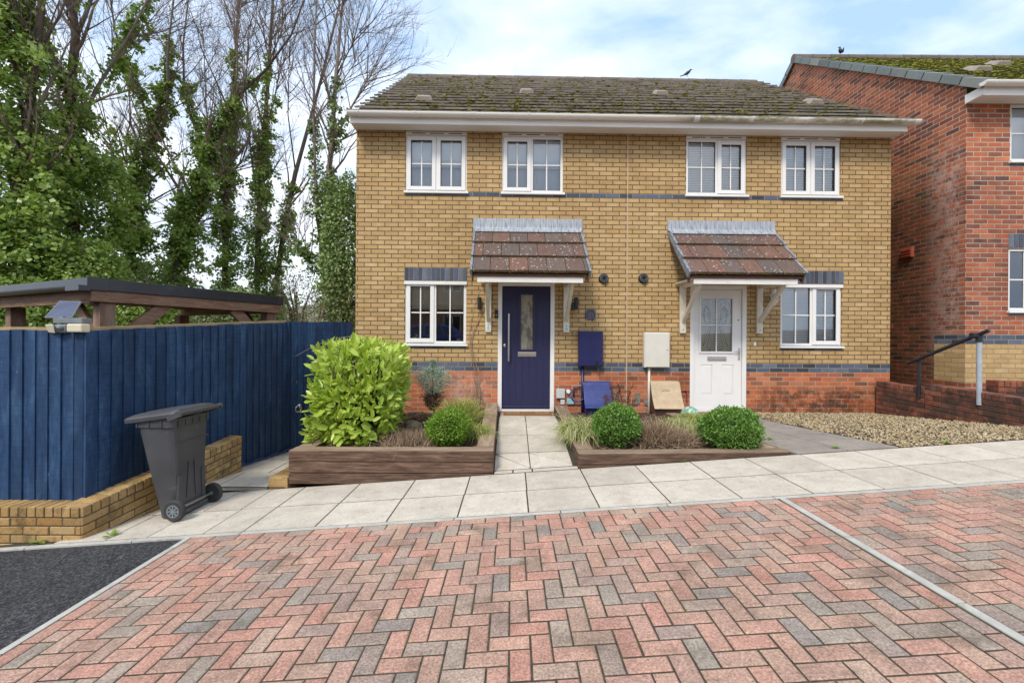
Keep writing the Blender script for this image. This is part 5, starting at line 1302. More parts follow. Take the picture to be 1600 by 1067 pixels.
# direction from the house towards the viewer puts the depth on +x side
run_right(b, R0, R1, .815, .778, mo); run_right(b, R1, R2, .845, .70, mo)
b.build('brickwork', M['wallred'], rw, bevel=.007); mo.build('mortar_core', M['mortardark'], rw)
hr = thing('handrail', 'black sloping handrail on two steel posts above the red retaining wall', 'handrail', (6.33, 6.6, .8))
p1, p2 = P(1436, 600, 7.0), P(1530, 606, 6.25); t1, t2 = P(1436, 561, 7.0), P(1530, 524, 6.25)
b = MB(); b.tube([(p1.x, p1.y, .62), t1], .024, 12); b.lathe([(.036, 0), (.036, .05)], (t1.x, t1.y, t1.z-.04), 'z', 12); b.build('post', M['rail'], hr)
b = MB(); b.tube([(p2.x, p2.y, .62), t2], .030, 12); b.build('post', M['railpost'], hr)['label'] = 'pale galvanised post'
b = MB(); b.lathe([(.040, -.09), (.040, .0)], tuple(t2), 'z', 12); b.lathe([(.037, -.11), (.037, .02)], tuple(t2), 'x', 10); b.build('rail_clamp', M['rail'], hr)
ra, rb = P(1417, 568, 7.14), P(1546, 516, 6.12); b = MB(); b.tube([ra, rb], .026, 12); b.build('rail', M['rail'], hr, smooth=False)
tw2 = thing('terrace_wall', 'low dark brick wall running along the terrace in front of the red brick house', 'wall', (7.2, 6.6, .7))
b = MB(); mo = MB(); brickrun(b, (6.95, 6.5), (9.4, 6.1), .93, .87, .215, lambda x, y: .6, .088, mort=mo); b.build('brickwork', M['wallred'], tw2, bevel=.006); mo.build('mortar_core', M['mortardark'], tw2)

# ------------------------------------------------------------ things by the wall
def gasbox(x0p, y0p, x1p, y1p, mat, smat, lab):
    x0, z1 = hl(x0p, y0p, .12); x1, _ = hl(x1p, y0p, .12); zb = hl(x0p, y1p, .42)[1]
    b = MB(); prof = [(0, z1), (-.07, z1+.0), (-.10, z1-.012), (-.118, z1-.05), (-.15, z1-.14), (-.20, z1-.25), (-.27, z1-.36), (-.33, zb-.02)]
    o = thing('gas_meter_box', lab, 'meter box', tuple(HM @ Vector(((x0+x1)/2, -.15, 0))), HR)
    poly = [(y, z) for y, z in prof]
    v = MB(); nx = 1; n_ = len(prof)
    for xx, off in ((x0, 0), (x1, 0)):
        for y, z in prof: v.v.append(tuple(HM @ Vector((xx+(.012 if xx == x0 else -.012)*((z1-z) < .02), y, z))))
        for y, z in prof[::-1]: v.v.append(tuple(HM @ Vector((xx, min(0, y+.012), z-.012))))
    m_ = 2*n_
    for k in range(m_): v.face([k, (k+1) % m_, m_+(k+1) % m_, m_+k])
    v.face(list(range(m_))[::-1]); v.face(list(range(m_, 2*m_)))
    c = v.build('lid', mat, o, bevel=.006)
    v = MB(); poly = [(0, z1-.02), (-.09, z1-.03), (-.13, z1-.14), (-.18, z1-.25), (-.24, z1-.36), (-.26, 0.0), (0, 0)]
    k0 = len(v.v); v.prism(poly, x0+.02, x1-.02, 'yz'); v.v = [tuple(HM @ Vector(q)) for q in v.v]; v.build('casing', smat, o)
    return o, x0, x1, z1
gb1 = gasbox(911.5, 596, 955, 637, M['bluegas'], M['navymetal'], 'blue painted curved gas meter cover against the wall by the navy meter box')
gb2 = gasbox(1017, 596, 1063, 638, M['tan'], M['brownplastic'], 'faded tan curved gas meter cover against the wall below the white meter box')
b = MB(); _, x0, x1, z1 = gb2
for k, wd_ in ((0, .012), (1, .006), (2, .012), (4, .012), (5, .008), (6, .012), (7.4, .006)):
    q = HM @ Vector((x0+.18+k*.016, -.158, z1-.145)); b.obox(q, (wd_, .004, .010))
b.build('cover_lettering', M['brownplastic'], gb2[0])
gp_ = onz(1056, 646, .27); b = MB(); b.blob((gp_.x, 6.95, .36), (.13, .13, .12), 3, .004); gl = b.build('glazed_globe', None, loc=(gp_.x, 6.95, .25), smooth=True)
m_ = N('crazed_green_glaze', .25, 0, .6); vo = m_.n('ShaderNodeTexVoronoi', feature='DISTANCE_TO_EDGE'); vo.inputs['Scale'].default_value = 14; m_.l(m_.obj(), vo.inputs['Vector'])
m_.color(m_.ramp(vo.outputs['Distance'], [(.0, (.10, .16, .12)), (.08, (.25, .44, .34)), (.3, (.38, .55, .45))])); gl.data.materials.append(m_.mat); label(gl, 'pale green crackled glass ball in the bed in front of the tan meter cover', 'garden ornament')
b = MB(); q = onz(645, 668, .22); b.blob((q.x, q.y, .24), (.12, .10, .09), 1, .10); st_ = b.build('garden_stone', M['stone'], loc=(q.x, q.y, .2), smooth=True); label(st_, 'mossy rounded stone between the laurel and the bright box ball', 'stone')
b = MB(); b.box(hl(786.5, 645)[0], hl(861, 645)[0], -.36, -.035, -.022, -.006); b.cur = .5
dm = thing('doormat', 'brown coir doormat with pale rings in front of the navy door', 'doormat', tuple(HM @ Vector((.25, -.17, -.022))), HR)
b.v = [tuple(HM @ Vector(v)) for v in b.v]; b.build('coir_pad', plain('coir', (.23, .115, .045), 1, .3, 60, bump=1), dm, bevel=.003)
cxm = (hl(786.5, 645)[0]+hl(861, 645)[0])/2
for cx in (cxm-.24, cxm+.24):
    b = MB()
    for r_ in (.10,):
        pts = [HM @ Vector((cx+r_*math.cos(a_), -.12+r_*.7*math.sin(a_), -.0045)) for a_ in np.linspace(0, 6.283, 17)]
        for p, q in zip(pts[:-1], pts[1:]): b.bar(p, q, .012, .002)
    b.build('printed_ring', plain('pale_print', (.42, .33, .2), 1, .1), dm)
# crows
def crow(name, px, py, Y, face, lab, hunch=False, K=.62):
    c = P(px, py, Y); o = thing(name, lab, 'bird', tuple(c), 0, 'crows on the roof ridges')
    s_ = face; b = MB()
    if not hunch:
        spine = [(-.20, .0, .012, .018), (-.13, 0, .04, .03), (-.06, 0, .085, .055), (.0, 0, .12, .066), (.06, 0, .165, .055), (.10, 0, .21, .038), (.125, 0, .245, .036), (.15, 0, .26, .03), (.17, 0, .262, .012)]
        tail = [(-.20, 0, .012), (-.30, 0, -.02)]; beak = [(.165, 0, .262), (.225, 0, .25)]; legs = [(.0, .03), (.0, -.03)]
    else:
        spine = [(.10, 0, .20, .012), (.09, 0, .15, .04), (.05, 0, .08, .07), (.0, 0, .06, .075), (-.03, 0, .11, .07), (-.045, 0, .16, .05), (-.04, 0, .21, .036), (-.055, 0, .235, .034), (-.08, 0, .24, .014)]
        tail = [(.09, 0, .15), (.11, 0, .22)]; beak = [(-.075, 0, .24), (-.145, 0, .215)]; legs = [(.0, .03), (.0, -.03)]
    b.tube([(c.x+s_*x*K, Y+y*K, c.z+z*K) for x, y, z, r_ in spine], [r_*K for *_, r_ in spine], 10)
    bd = b.build('body', M['crow'], o, smooth=True)
    b = MB(); b.bar((c.x+s_*tail[0][0]*K, Y, c.z+tail[0][2]*K), (c.x+s_*tail[1][0]*K, Y, c.z+tail[1][2]*K), .035, .009); b.build('tail', M['crow'], o)
    b = MB(); b.tube([(c.x+s_*beak[0][0]*K, Y, c.z+beak[0][2]*K), (c.x+s_*beak[1][0]*K, Y, c.z+beak[1][2]*K)], [.010, .002], 6); b.build('beak', M['black'], o)
    for x, y in legs: b = MB(); b.tube([(c.x+x, Y+y*K, c.z+.07*K), (c.x+x, Y+y*K, c.z-.02)], .004, 5); b.build('leg', M['black'], o)
crow('crow', 1074, 119, 12.0-.25, 1, 'black crow leaning forward on the buff house roof ridge')
crow('crow', 1314, 83.5, 11.4, 1, 'hunched black crow on the ridge of the red brick house', True)

# ------------------------------------------------------------ plants
def unit(a): return a/np.maximum(1e-9, np.linalg.norm(a, axis=-1, keepdims=True))
def leaves(Pn, D, Nn, ln_, wd_, fold=.25, shape='oval'):
    D = unit(D); S = unit(np.cross(D, Nn)); U = np.cross(S, D); ln_ = ln_[:, None]; wd_ = wd_[:, None]
    if shape == 'kite':
        V = np.stack([Pn, Pn+D*ln_*.45+S*wd_/2+U*wd_*fold, Pn+D*ln_, Pn+D*ln_*.45-S*wd_/2+U*wd_*fold], 1)
        Fc = np.arange(len(Pn))[:, None]*4+np.array([0, 1, 2, 3])[None]
        return V.reshape(-1, 3), Fc, 1
    droop = -U*ln_*.10
    V = np.stack([Pn, Pn+D*ln_*.28+S*wd_*.42+U*wd_*fold, Pn+D*ln_*.7+S*wd_*.42+U*wd_*fold+droop*.5, Pn+D*ln_+droop, Pn+D*ln_*.7-S*wd_*.42+U*wd_*fold+droop*.5, Pn+D*ln_*.28-S*wd_*.42+U*wd_*fold], 1)
    Fc = (np.arange(len(Pn))[:, None, None]*6+np.array([[0, 1, 2, 3], [0, 3, 4, 5]])[None]).reshape(-1, 4)
    return V.reshape(-1, 3), Fc, 2
def sph(n):
    v = rng.normal(size=(n, 3)); return unit(v)
def boxball(name, c, r, n, mat, lab, llen=(.012, .022), squash=(1, 1, 1), shape=2.0, lump=.06, group=None, cat='shrub'):
    c = np.array(c, float); r = np.array(r, float); o = thing(name, lab, cat, (c[0], c[1], c[2]-r[2]), 0, group)
    d = sph(n); dd = d/np.power(np.sum(np.abs(d)**shape, 1, keepdims=True), 1/shape)
    lumps = sph(40); h = np.max(d @ lumps.T, 1); rad = 1.03-lump*2*(1-h)*12; rad = np.clip(rad, .72, 1.1)
    rr = rad*(1-.24*rng.random(n)**1.6+.055*rng.normal(size=n)); Pn = c+dd*r*rr[:, None]
    D = d*.8+rng.normal(size=(n, 3))*.7+np.array([0, 0, .35]); Nn = rng.normal(size=(n, 3))+d
    l = rng.uniform(*llen, n); V, Fc, k = leaves(Pn, D, Nn, l, l*rng.uniform(.5, .7, n), .2, 'kite')
    build_np('foliage', V, Fc, np.clip(rng.random(n)*.8+.2*(h > .93), 0, 1), mat, o)
    b = MB(); b.blob(c, r*.80, 2, .05)  # solid dark ball painted as the shade behind the leaves, plus stems
    for k_ in range(5): a = random.uniform(0, 6.28); b.tube([(c[0]+.02*math.cos(a), c[1]+.02*math.sin(a), c[2]-r[2]-.05), (c[0]+.1*math.cos(a), c[1]+.1*math.sin(a), c[2]-r[2]*.3)], .008, 5)
    b.build('shade_core_stems', leafcore, o)
    return o
leafcore = plain('painted_shade_core', (.035, .045, .015), 1, .4, 30)  # dark colour stands in for the shade inside the shrubs
def gz_(px, py, z): return onz(px, py, z)
# balls: bottom pixel row gives distance
def ball(px0, px1, pyt, pyb, zb, mat, lab, n, sq=1.0, shape=2.2, llen=(.018, .034)):
    base = onz((px0+px1)/2, pyb, zb); Y = base.y+.14; x0 = P(px0, 600, Y).x; x1 = P(px1, 600, Y).x; r = (x1-x0)/2; zt_ = P(800, pyt, Y).z; 
    return boxball('clipped_box_ball', ((x0+x1)/2, Y, (zt_+zb)/2), (r, r*.95, (zt_-zb)/2), n, mat, lab, llen, shape=shape)
ball(668, 735, 640, 699, .20, M['box1'], 'bright green clipped box ball in the left timber bed', 9000)
ball(929, 999, 632, 700, .20, M['box2'], 'rounded deep green box ball nearest the path in the right timber bed', 9500, llen=(.02, .036))
ball(1099, 1184, 637, 702, .22, M['box2'], 'deep green box bush at the right end of the right timber bed', 10500, shape=2.8, llen=(.02, .038))
def blades(name, c, n, length, spread, mat, lab, wid=.006, up=.8, cat='plant', segs=4, base_r=.05, droop=1.0, group=None, zs=None):
    o = thing(name, lab, cat, tuple(c), 0, group); c = np.array(c, float)
    a = rng.uniform(0, 6.283, n); el = rng.uniform(up*.6, 1.45, n)
    D = np.stack([np.cos(a)*np.cos(el)*spread, np.sin(a)*np.cos(el)*spread, np.sin(el)], 1); D = unit(D); L_ = rng.uniform(.55, 1, n)*length
    p = c+np.stack([rng.normal(size=n)*base_r, rng.normal(size=n)*base_r, np.zeros(n)], 1); S = unit(np.cross(D, np.array([0, 0, 1.0])+rng.normal(size=(n, 3))*.4)); out = []
    for k in range(segs+1):
        t = k/segs; w_ = wid*(1-t**1.6)*.5+.0006; out += [p+S*w_, p-S*w_]
        if k < segs:
            D2 = D.copy(); D2[:, 2] -= droop*t*1.5; D2 = unit(D2); p = p+D2*(L_/segs)[:, None]
    V = np.stack(out, 1); q = []
    for k in range(segs): q.append([2*k, 2*k+1, 2*k+3, 2*k+2])
    Fc = (np.arange(n)[:, None, None]*(2*segs+2)+np.array(q)[None]).reshape(-1, 4)
    build_np('blades', V.reshape(-1, 3), Fc, np.repeat(rng.random(n), segs), mat, o); return o
q = onz(712, 672, .22); blades('ornamental_grass', (q.x+.02, q.y+.35, .23), 1500, .52, .9, M['grassy'], 'yellow-green grass tuft behind the bright box ball', .010, cat='grass clump', droop=.75, base_r=.09)
q = onz(742, 690, .22); blades('ornamental_grass', (q.x+.02, q.y+.25, .22), 700, .36, 1.0, M['grassy'], 'small grass tuft against the sleeper right of the bright box ball', .007, cat='grass clump', droop=1.2)
q = onz(903, 690, .22); blades('ornamental_grass', (q.x+.05, q.y+.2, .24), 900, .50, 1.1, M['straw'], 'cream striped grass spilling over the sleeper beside the path', .012, cat='grass clump', droop=1.2, base_r=.08)
q = onz(1075, 690, .22); blades('ornamental_grass', (q.x, q.y+.35, .23), 1300, .46, 1.0, M['straw'], 'pale striped grass between the dead lavender and the right box bush', .008, cat='grass clump', droop=1.3, base_r=.10)
q = onz(1088, 670, .24); blades('ornamental_grass', (q.x+.02, q.y+.2, .24), 900, .42, 1.0, M['grassy'], 'green grass close to the white door behind the right box bush', .008, cat='grass clump', droop=1.3, base_r=.08)
q = onz(1035, 700, .20); blades('dead_lavender', (q.x-.05, q.y+.18, .19), 1600, .42, 1.1, M['dead'], 'brown dead lavender clump in the middle of the right timber bed', .006, cat='shrub', droop=.5, base_r=.11, up=.5)
q = onz(1060, 700, .20); blades('dead_lavender', (q.x+.02, q.y+.12, .19), 1000, .30, 1.1, M['dead'], 'smaller brown dead clump just behind the front sleeper of the right bed', .006, cat='shrub', droop=.4, base_r=.09, up=.5)
q = onz(640, 697, .19); blades('dead_heather', (q.x, q.y+.15, .18), 1300, .24, 1.2, M['dead'], 'brown woody heather between the laurel and the bright box ball', .006, cat='shrub', droop=.3, base_r=.16, up=.4)
# rusty dock stems
q = onz(985, 668, .24); o = thing('dock_plant', 'tall rusty brown dead dock stems against the plinth between the meter covers', 'plant', (q.x, 7.2, .24)); b = MB(); V = []
for k in range(11):
    x0 = q.x+random.uniform(-.12, .14); y0 = 7.2+random.uniform(-.15, .15); h = random.uniform(.35, .62); lx = random.uniform(-.15, .15); b.cur = random.random()
    pts = [(x0+lx*t, y0, .22+h*t) for t in (0, .35, .7, 1)]; b.tube(pts, [.007, .006, .005, .002], 5)
    for _ in range(46):
        t = random.uniform(.45, 1); b.cur = random.random(); b.blob((x0+lx*t+random.gauss(0, .018), y0+random.gauss(0, .015), .22+h*t), random.uniform(.005, .010), 0, .3)
b.build('stems', M['rust'], o)
# silver conifer
q = onz(679, 660, .24); cy = 6.85; cx = P(676, 600, cy).x
o = thing('silver_conifer', 'small silvery blue conifer on a bare stem in front of the plinth', 'conifer', (cx, cy, .22))
b = MB(); b.tube([(cx+.03, cy, .2), (cx+.02, cy, .5), (cx, cy, .9)], [.014, .012, .006], 6); b.build('stem', M['twig'], o)
def sprays(cx, cy, z0, z1, n, rmax, mat, nm, o, sharp=True):
    Pn, Dn = [], []
    for _ in range(n):
        t = random.random()**.8; z = z0+(z1-z0)*t; a = random.uniform(0, 6.28); r_ = rmax*(math.sin(min(1, t*1.15+.12)*math.pi)**.8+.1)*random.uniform(.3, 1); l = random.uniform(.6, 1)
        tip = np.array([cx+math.cos(a)*r_, cy+math.sin(a)*r_, z+r_*.55]); st0 = np.array([cx, cy, z-r_*.3])
        for k in range(14): u = random.uniform(.35, 1); Pn.append(st0+(tip-st0)*u+rng.normal(size=3)*.008); Dn.append(unit((tip-st0)[None])[0]*.8+rng.normal(size=3)*.5+np.array([0, 0, .3]))
    Pn = np.array(Pn); Dn = np.array(Dn); l = rng.uniform(.014, .036, len(Pn)); V, Fc, k = leaves(Pn, Dn, rng.normal(size=Pn.shape), l, l*.32, .2, 'kite')
    build_np(nm, V, Fc, rng.random(len(Pn)), mat, o)
sprays(cx, cy, .60, 1.14, 700, .34, M['silver'], 'foliage', o); sprays(cx, cy, .40, .72, 320, .20, M['conebrown'], 'brown_foliage', o)
# laurel
o = thing('laurel_shrub', 'large glossy yellow-green laurel filling the left of the timber bed', 'shrub', (-1.9, 6.0, .16))
n = 3900; c = np.array([-1.97, 6.0, .785]); r = np.array([.46, .60, .58]); d = sph(n); sh = 7.0
dd = d/np.power(np.sum(np.abs(d)**sh, 1, keepdims=True), 1/sh)
lumps = sph(70); h = np.max(d @ lumps.T, 1); rad = np.clip(1.04-1.5*(1-h), .8, 1.06); dep = rng.random(n)**1.7
Pn = c+dd*r*(rad*(1.0-.30*dep))[:, None]+rng.normal(size=(n, 3))*.02
Pn[:, 0] -= np.clip((.75-Pn[:, 2]), -.2, .5)*.12
D = d*.7+rng.normal(size=(n, 3))*.5+np.array([0, 0, .55]); Nn = d*.8+np.array([0, -.2, .7])+rng.normal(size=(n, 3))*.45
l = rng.uniform(.085, .165, n); V, Fc, k = leaves(Pn, D, Nn, l, l*rng.uniform(.36, .46, n), .14)
build_np('foliage', V, Fc, np.repeat(np.clip(.25+.6*rng.random(n)+.15*(Pn[:, 2]-.8), 0, 1), 2), M['laurel'], o)
b = MB(); b.blob(c-np.array([0, 0, .05]), r*np.array([.74, .74, .78]), 2, .04); b.build('shaded_core', leafcore, o)  # dark filler, inner shade of the laurel put into its colour
b = MB()
for k in range(34):
    a = random.uniform(0, 6.28); tx, ty = c[0]+math.cos(a)*.55*random.uniform(.3, 1), c[1]-abs(math.sin(a))*.60; b.cur = random.random()
    x0, y0 = c[0]+random.uniform(-.25, .25), c[1]+random.uniform(-.25, .05); b.tube([(x0, y0, .15), ((x0*.5+tx*.5), y0*.4+ty*.6, .35+random.random()*.3), (tx, ty, .5+random.random()*.75)], [.014, .010, .004], 5)
b.tube([P(548, 526, 5.75), P(520, 529, 5.7), P(490, 541, 5.65), P(461, 557, 5.6)], [.006, .005, .004, .002], 5)
b.build('stems', M['twig'], o)
# climber stems on the wall
o = thing('bare_climber', 'thin leafless climber stems up the wall left of the navy door', 'climbing plant', (-.5, 7.6, .25)); b = MB()
def wl_(pts, r0, r1):
    pp = []
    for (x, y) in pts: q = hl(x, y); pp.append(HM @ Vector((q[0], -.02-random.random()*.02, q[1])))
    b.cur = random.random(); b.tube(pp, list(np.linspace(r0, r1, len(pp))), 5)
wl_([(748, 640), (750, 610), (744, 585), (738, 560), (736, 530), (745, 505), (756, 480), (762, 455)], .009, .004)
wl_([(742, 635), (745, 605), (752, 590), (746, 575), (737, 545), (738, 520), (748, 500)], .007, .003); wl_([(737, 560), (733, 520), (740, 480), (750, 450), (752, 442)], .005, .002)
for _ in range(16): x = random.uniform(738, 756); y = random.uniform(585, 640); wl_([(x, y+20), (x+random.uniform(-6, 6), y), (x+random.uniform(-12, 12), y-random.uniform(10, 25))], .004, .0015)
b.build('stems', M['dead'], o)
# weeds
wl = [(36, 845, 'P'), (60, 849, 'P'), (120, 832, 'P'), (167, 827, 'P'), (146, 838, 'P')]
for px, py, lab in ((14, 846, 'weed at the foot of the buff wall on the far left'), (60, 848, 'broad pale leaf lying by the asphalt edge below the buff wall'), (142, 828, 'weed at the corner of the low buff wall'), (173, 838, 'weed on the pavement edge left of the bin'), (1066, 722, 'weed on the front sleeper of the right bed'), (1205, 688, 'weed at the worn path edge right of the box bush'), (1303, 701, 'weed between the worn path and the pavement'), (1475, 693, 'weed at the gravel edge')):
    q = onpav(px, py); q.z = T(q.x, q.y)
    if px == 1066: q = P(1066, 722, 5.035)
    o = thing('weed', lab, 'weed', tuple(q)); n = 14 if px != 60 else 4; a = rng.uniform(0, 6.28, n); D = np.stack([np.cos(a), np.sin(a), rng.uniform(.1, .8, n)], 1); l = rng.uniform(.03, .07, n)*(1.6 if px == 60 else 1)
    V, Fc, k = leaves(np.array([list(q)]*n)+D*.005+np.array([0, 0, .006]), D, np.array([[0, 0, 1.0]]*n), l, l*.4, .1); build_np('leaf_rosette', V, Fc, np.repeat(rng.random(n), 2), M['weed'], o)
q = P(384, 764, 4.98); b = MB(); b.add([(q.x-.04, 4.96, -.2), (q.x+.0, 4.95, -.19), (q.x+.05, 5.0, -.165), (q.x, 5.0, -.19)], [(0, 1, 2, 3)]); dlf = b.build('fallen_leaf', M['rust'], loc=(q.x, 4.97, -.2)); label(dlf, 'single curled brown leaf on the slabs right of the bin', 'leaf')

# ------------------------------------------------------------ what the windows mirror: a blue hatchback and a brick house across the road
cz = pav(-3.5)+.94; CX, CY = -3.55, -5.6
car = thing('parked_car', 'blue hatchback mirrored in the left ground floor window, parked across the road', 'car', (CX, CY, cz))
paint = N('blue_car_paint', .2, .3, .6); paint.color((.015, .07, .36)); paint.b.inputs['Coat Weight'].default_value = .6
tint = N('dark_car_glass', .05, 0, .8); tint.color((.012, .014, .018))
b = MB(); prof = [(-2.0, .28), (-2.02, .62), (-1.92, .80), (-1.75, .90), (-.95, .97), (.9, 1.0), (1.7, .98), (1.98, .90), (2.02, .5), (1.95, .28)]
b.prism([(CX+x, cz+z) for x, z in prof], CY-.86, CY+.86); b.build('body', paint.mat, car, bevel=.05)
b = MB(); top = [(-1.0, .965), (-.42, 1.36), (.1, 1.46), (.9, 1.45), (1.45, 1.36), (1.86, .97)]; n_ = len(top)
for yy, ins in ((.84, 0), (-.84, 0)): pass
lo_ = [(x, z, .83-(z-.96)*.42) for x, z in top]
for s_ in (1, -1):
    for x, z, y in lo_: b.v.append((CX+x, CY+s_*y, cz+z))
b.face(list(range(n_))); b.face(list(range(n_, 2*n_))[::-1])
for k in range(n_-1): b.face([k, n_+k, n_+k+1, k+1])
rf_ = b.build('roof', paint.mat, car, bevel=.03)
for s_ in (1, -1):
    for poly in ([(-.80, 1.0), (-.36, 1.30), (.08, 1.38), (.14, 1.0)], [(.22, 1.0), (.20, 1.385), (.86, 1.375), (1.02, 1.0)], [(1.10, 1.0), (.95, 1.37), (1.32, 1.30), (1.60, 1.02)]):
        b = MB(); b.add([(CX+x, CY+s_*(.838-(z-.96)*.42), cz+z) for x, z in poly], [(0, 1, 2, 3)]); b.build('window', tint.mat, car)
    b = MB(); b.box(CX-1.9, CX+1.95, CY+s_*.866-.006, CY+s_*.866+.006, cz+.92, cz+.94); b.build('chrome_trim', M['steel'], car)
    for x in (-1.28, 1.28):
        b = MB(); b.lathe([(.2, -.1), (.30, -.1), (.315, -.06), (.315, .06), (.30, .1), (.2, .1)], (CX+x, CY+s_*.80, cz+.315), 'y', 24); wh = b.build('wheel', M['rubber'], car)
        b = MB(); b.lathe([(.2, -.09), (.05, -.104)] if s_ < 0 else [(.05, .104), (.2, .09)], (CX+x, CY+s_*.80, cz+.315), 'y', 16); b.build('rim', M['steel'], wh)
    b = MB(); b.box(CX-.72, CX-.55, CY+s_*.98-.09, CY+s_*.98+.09, cz+.98, cz+1.10); b.build('wing_mirror', paint.mat, car, bevel=.03)
b = MB(); b.add([(CX-.97, CY-.74, cz+.985), (CX-.97, CY+.74, cz+.985), (CX-.45, CY+.62, cz+1.345), (CX-.45, CY-.62, cz+1.345)], [(0, 1, 2, 3)]); b.v = [(x-.006, y, z+.008) for x, y, z in b.v]; b.build('windscreen', tint.mat, car)
for s_ in (-.6, .6): b = MB(); b.box(CX-2.03, CX-1.93, CY+s_-.16, CY+s_+.16, cz+.64, cz+.78); b.build('headlight', M['greyplastic'], car, bevel=.02)
oz = .9; oh = thing('opposite_house', 'plain brown brick house across the road, seen only mirrored in the ground floor windows', 'house', (-1, -13.5, oz))
OB = brickmat('brown_house_brick', [(.30, .16, .09), (.36, .20, .11), (.24, .13, .08)], (.25, .2, .14))
oholes = [(x, x+1.1, z, z+1.1) for x in (-6, -2.5, 1.5, 5) for z in (1.0, 3.6)]
b = MB(); wallgrid(b, -9, 8, -.6, 5.1, oholes, 0, .12); b.v = [(x, -y, z) for x, y, z in b.v]; b.build('wall', OB, oh, local=True)
for h in oholes:
    b = MB(); frame_rect(b, h[0], h[1], h[2], h[3], .06, -.1, -.04); b.box((h[0]+h[1])/2-.03, (h[0]+h[1])/2+.03, -.1, -.04, h[2]+.06, h[3]-.06); wn_ = b.build('window', M['upvc'], oh, local=True)
    b = MB(); b.box(h[0], h[1], -.12, -.10, h[2], h[3]); b.build('pane', tint.mat, wn_, local=True)
b = MB(); b.prism([(.4, 5.0), (-4, 7.8), (-8.4, 5.0)], -9.2, 8.2, 'yz'); b.build('roof', M['rooftile2'], oh, local=True)
# ------------------------------------------------------------ trees
def ivy_leaves(paths, size=(.045, .085), out=1.0):
    """paths: (points, r0, r1, n): a shaggy sleeve of leaves plus short leafy spurs that break its outline"""
    PP, DD, NN, RR = [], [], [], []
    for pts, r0, r1, n in paths:
        pts = np.array([list(p) for p in pts], float); seg = np.linalg.norm(np.diff(pts, axis=0), axis=1); cum = np.concatenate([[0], np.cumsum(seg)]); L_ = cum[-1]
        def at(u):
            i = np.clip(np.searchsorted(cum, u*L_)-1, 0, len(seg)-1); f = np.clip((u*L_-cum[i])/seg[i], 0, 1)[:, None]
            return pts[i]*(1-f)+pts[i+1]*f, unit(pts[i+1]-pts[i])
        n1 = int(n*.5); nc = max(6, int(L_*6)); cu = rng.random(nc); ca = rng.uniform(0, 6.283, nc); cs = rng.uniform(.35, 1.15, nc)
        k = rng.integers(0, nc, n1); u = np.clip(cu[k]+rng.normal(size=n1)*.14/max(L_, .5), 0, 1); a = ca[k]+rng.normal(size=n1)*.7
        m = rng.random(n1) < .2; u[m] = rng.random(m.sum()); a[m] = rng.uniform(0, 6.283, m.sum())
        base, T_ = at(u); A1 = unit(np.cross(T_, np.array([0, 1.0, .1]))); A2 = np.cross(T_, A1); O = A1*np.cos(a)[:, None]+A2*np.sin(a)[:, None]
        R_ = (r0+(r1-r0)*u)*.62; rad = R_*cs[k]*(.4+.6*rng.random(n1)**.6)+.03
        PP.append(base+O*rad[:, None]+rng.normal(size=(n1, 3))*.03); DD.append(O*.6+rng.normal(size=(n1, 3))*.45+np.array([0, 0, -.5])); NN.append(O+rng.normal(size=(n1, 3))*.45+np.array([0, 0, .6]))
        # spurs
        n2 = n-n1; ns = max(5, int(L_*9*(.5+r0))); su = rng.random(ns)**1.0; sb, sT = at(su); sa = rng.uniform(0, 6.283, ns)
        A1 = unit(np.cross(sT, np.array([0, 1.0, .1]))); A2 = np.cross(sT, A1); SO = unit(A1*np.cos(sa)[:, None]+A2*np.sin(sa)[:, None]+np.array([0, 0, .35])*rng.normal(size=(ns, 1)))
        sl = (r0+(r1-r0)*su)*rng.uniform(.6, 1.75, ns)+.08
        q = rng.integers(0, ns, n2); t = rng.random(n2)**.8
        p = sb[q]+SO[q]*(sl[q]*t)[:, None]+np.array([0, 0, -1.0])*(sl[q]*t**2*.25)[:, None]+rng.normal(size=(n2, 3))*(.035+.10*(r0+(r1-r0)*su[q])*(1-.5*t))[:, None]
        PP.append(p); DD.append(SO[q]*.5+rng.normal(size=(n2, 3))*.55+np.array([0, 0, -.4])); NN.append(SO[q]*.5+rng.normal(size=(n2, 3))*.5+np.array([0, -.3, .7]))
    PP, DD, NN = map(np.concatenate, (PP, DD, NN)); n = len(PP); l = rng.uniform(*size, n)*rng.choice([.7, 1, 1.15], n)
    V, Fc, k = leaves(PP, DD, NN, l, l*rng.uniform(.8, 1.05, n), .08, 'kite'); return V, Fc, rng.random(n)
def grow(b, p, d, L_, r, depth, up=.25, spread=.55, kids=(5, 8), segs=5):
    p = Vector(p); d = Vector(d).normalized(); pts = [p.copy()]; rad = [r]; b.cur = random.random(); dirs = []
    for k in range(segs):
        d = (d+Vector((random.gauss(0, .13), random.gauss(0, .13), random.gauss(0, .10)+up*.16))).normalized(); p = p+d*(L_/segs); pts.append(p.copy()); rad.append(r*(1-.82*(k+1)/segs)); dirs.append(d.copy())
    b.tube(pts, rad, 3 if r < .02 else 5 if r < .05 else 7, cap=False)
    if depth > 0:
        for _ in range(random.randint(*kids)):
            t = random.uniform(.15, 1); i = min(segs-1, int(t*segs)); q = pts[i].lerp(pts[i+1], t*segs-i)
            a = Vector((random.gauss(0, 1), random.gauss(0, 1), random.gauss(0, .6))); a = (a-dirs[i]*a.dot(dirs[i])).normalized()
            nd = dirs[i]*math.cos(spread)+a*math.sin(spread)*random.uniform(.7, 1.2)
            grow(b, q, nd, L_*random.uniform(.38, .62), max(.004, rad[i]*.5), depth-1, up, spread, kids if depth > 1 else (2, 4), 4)
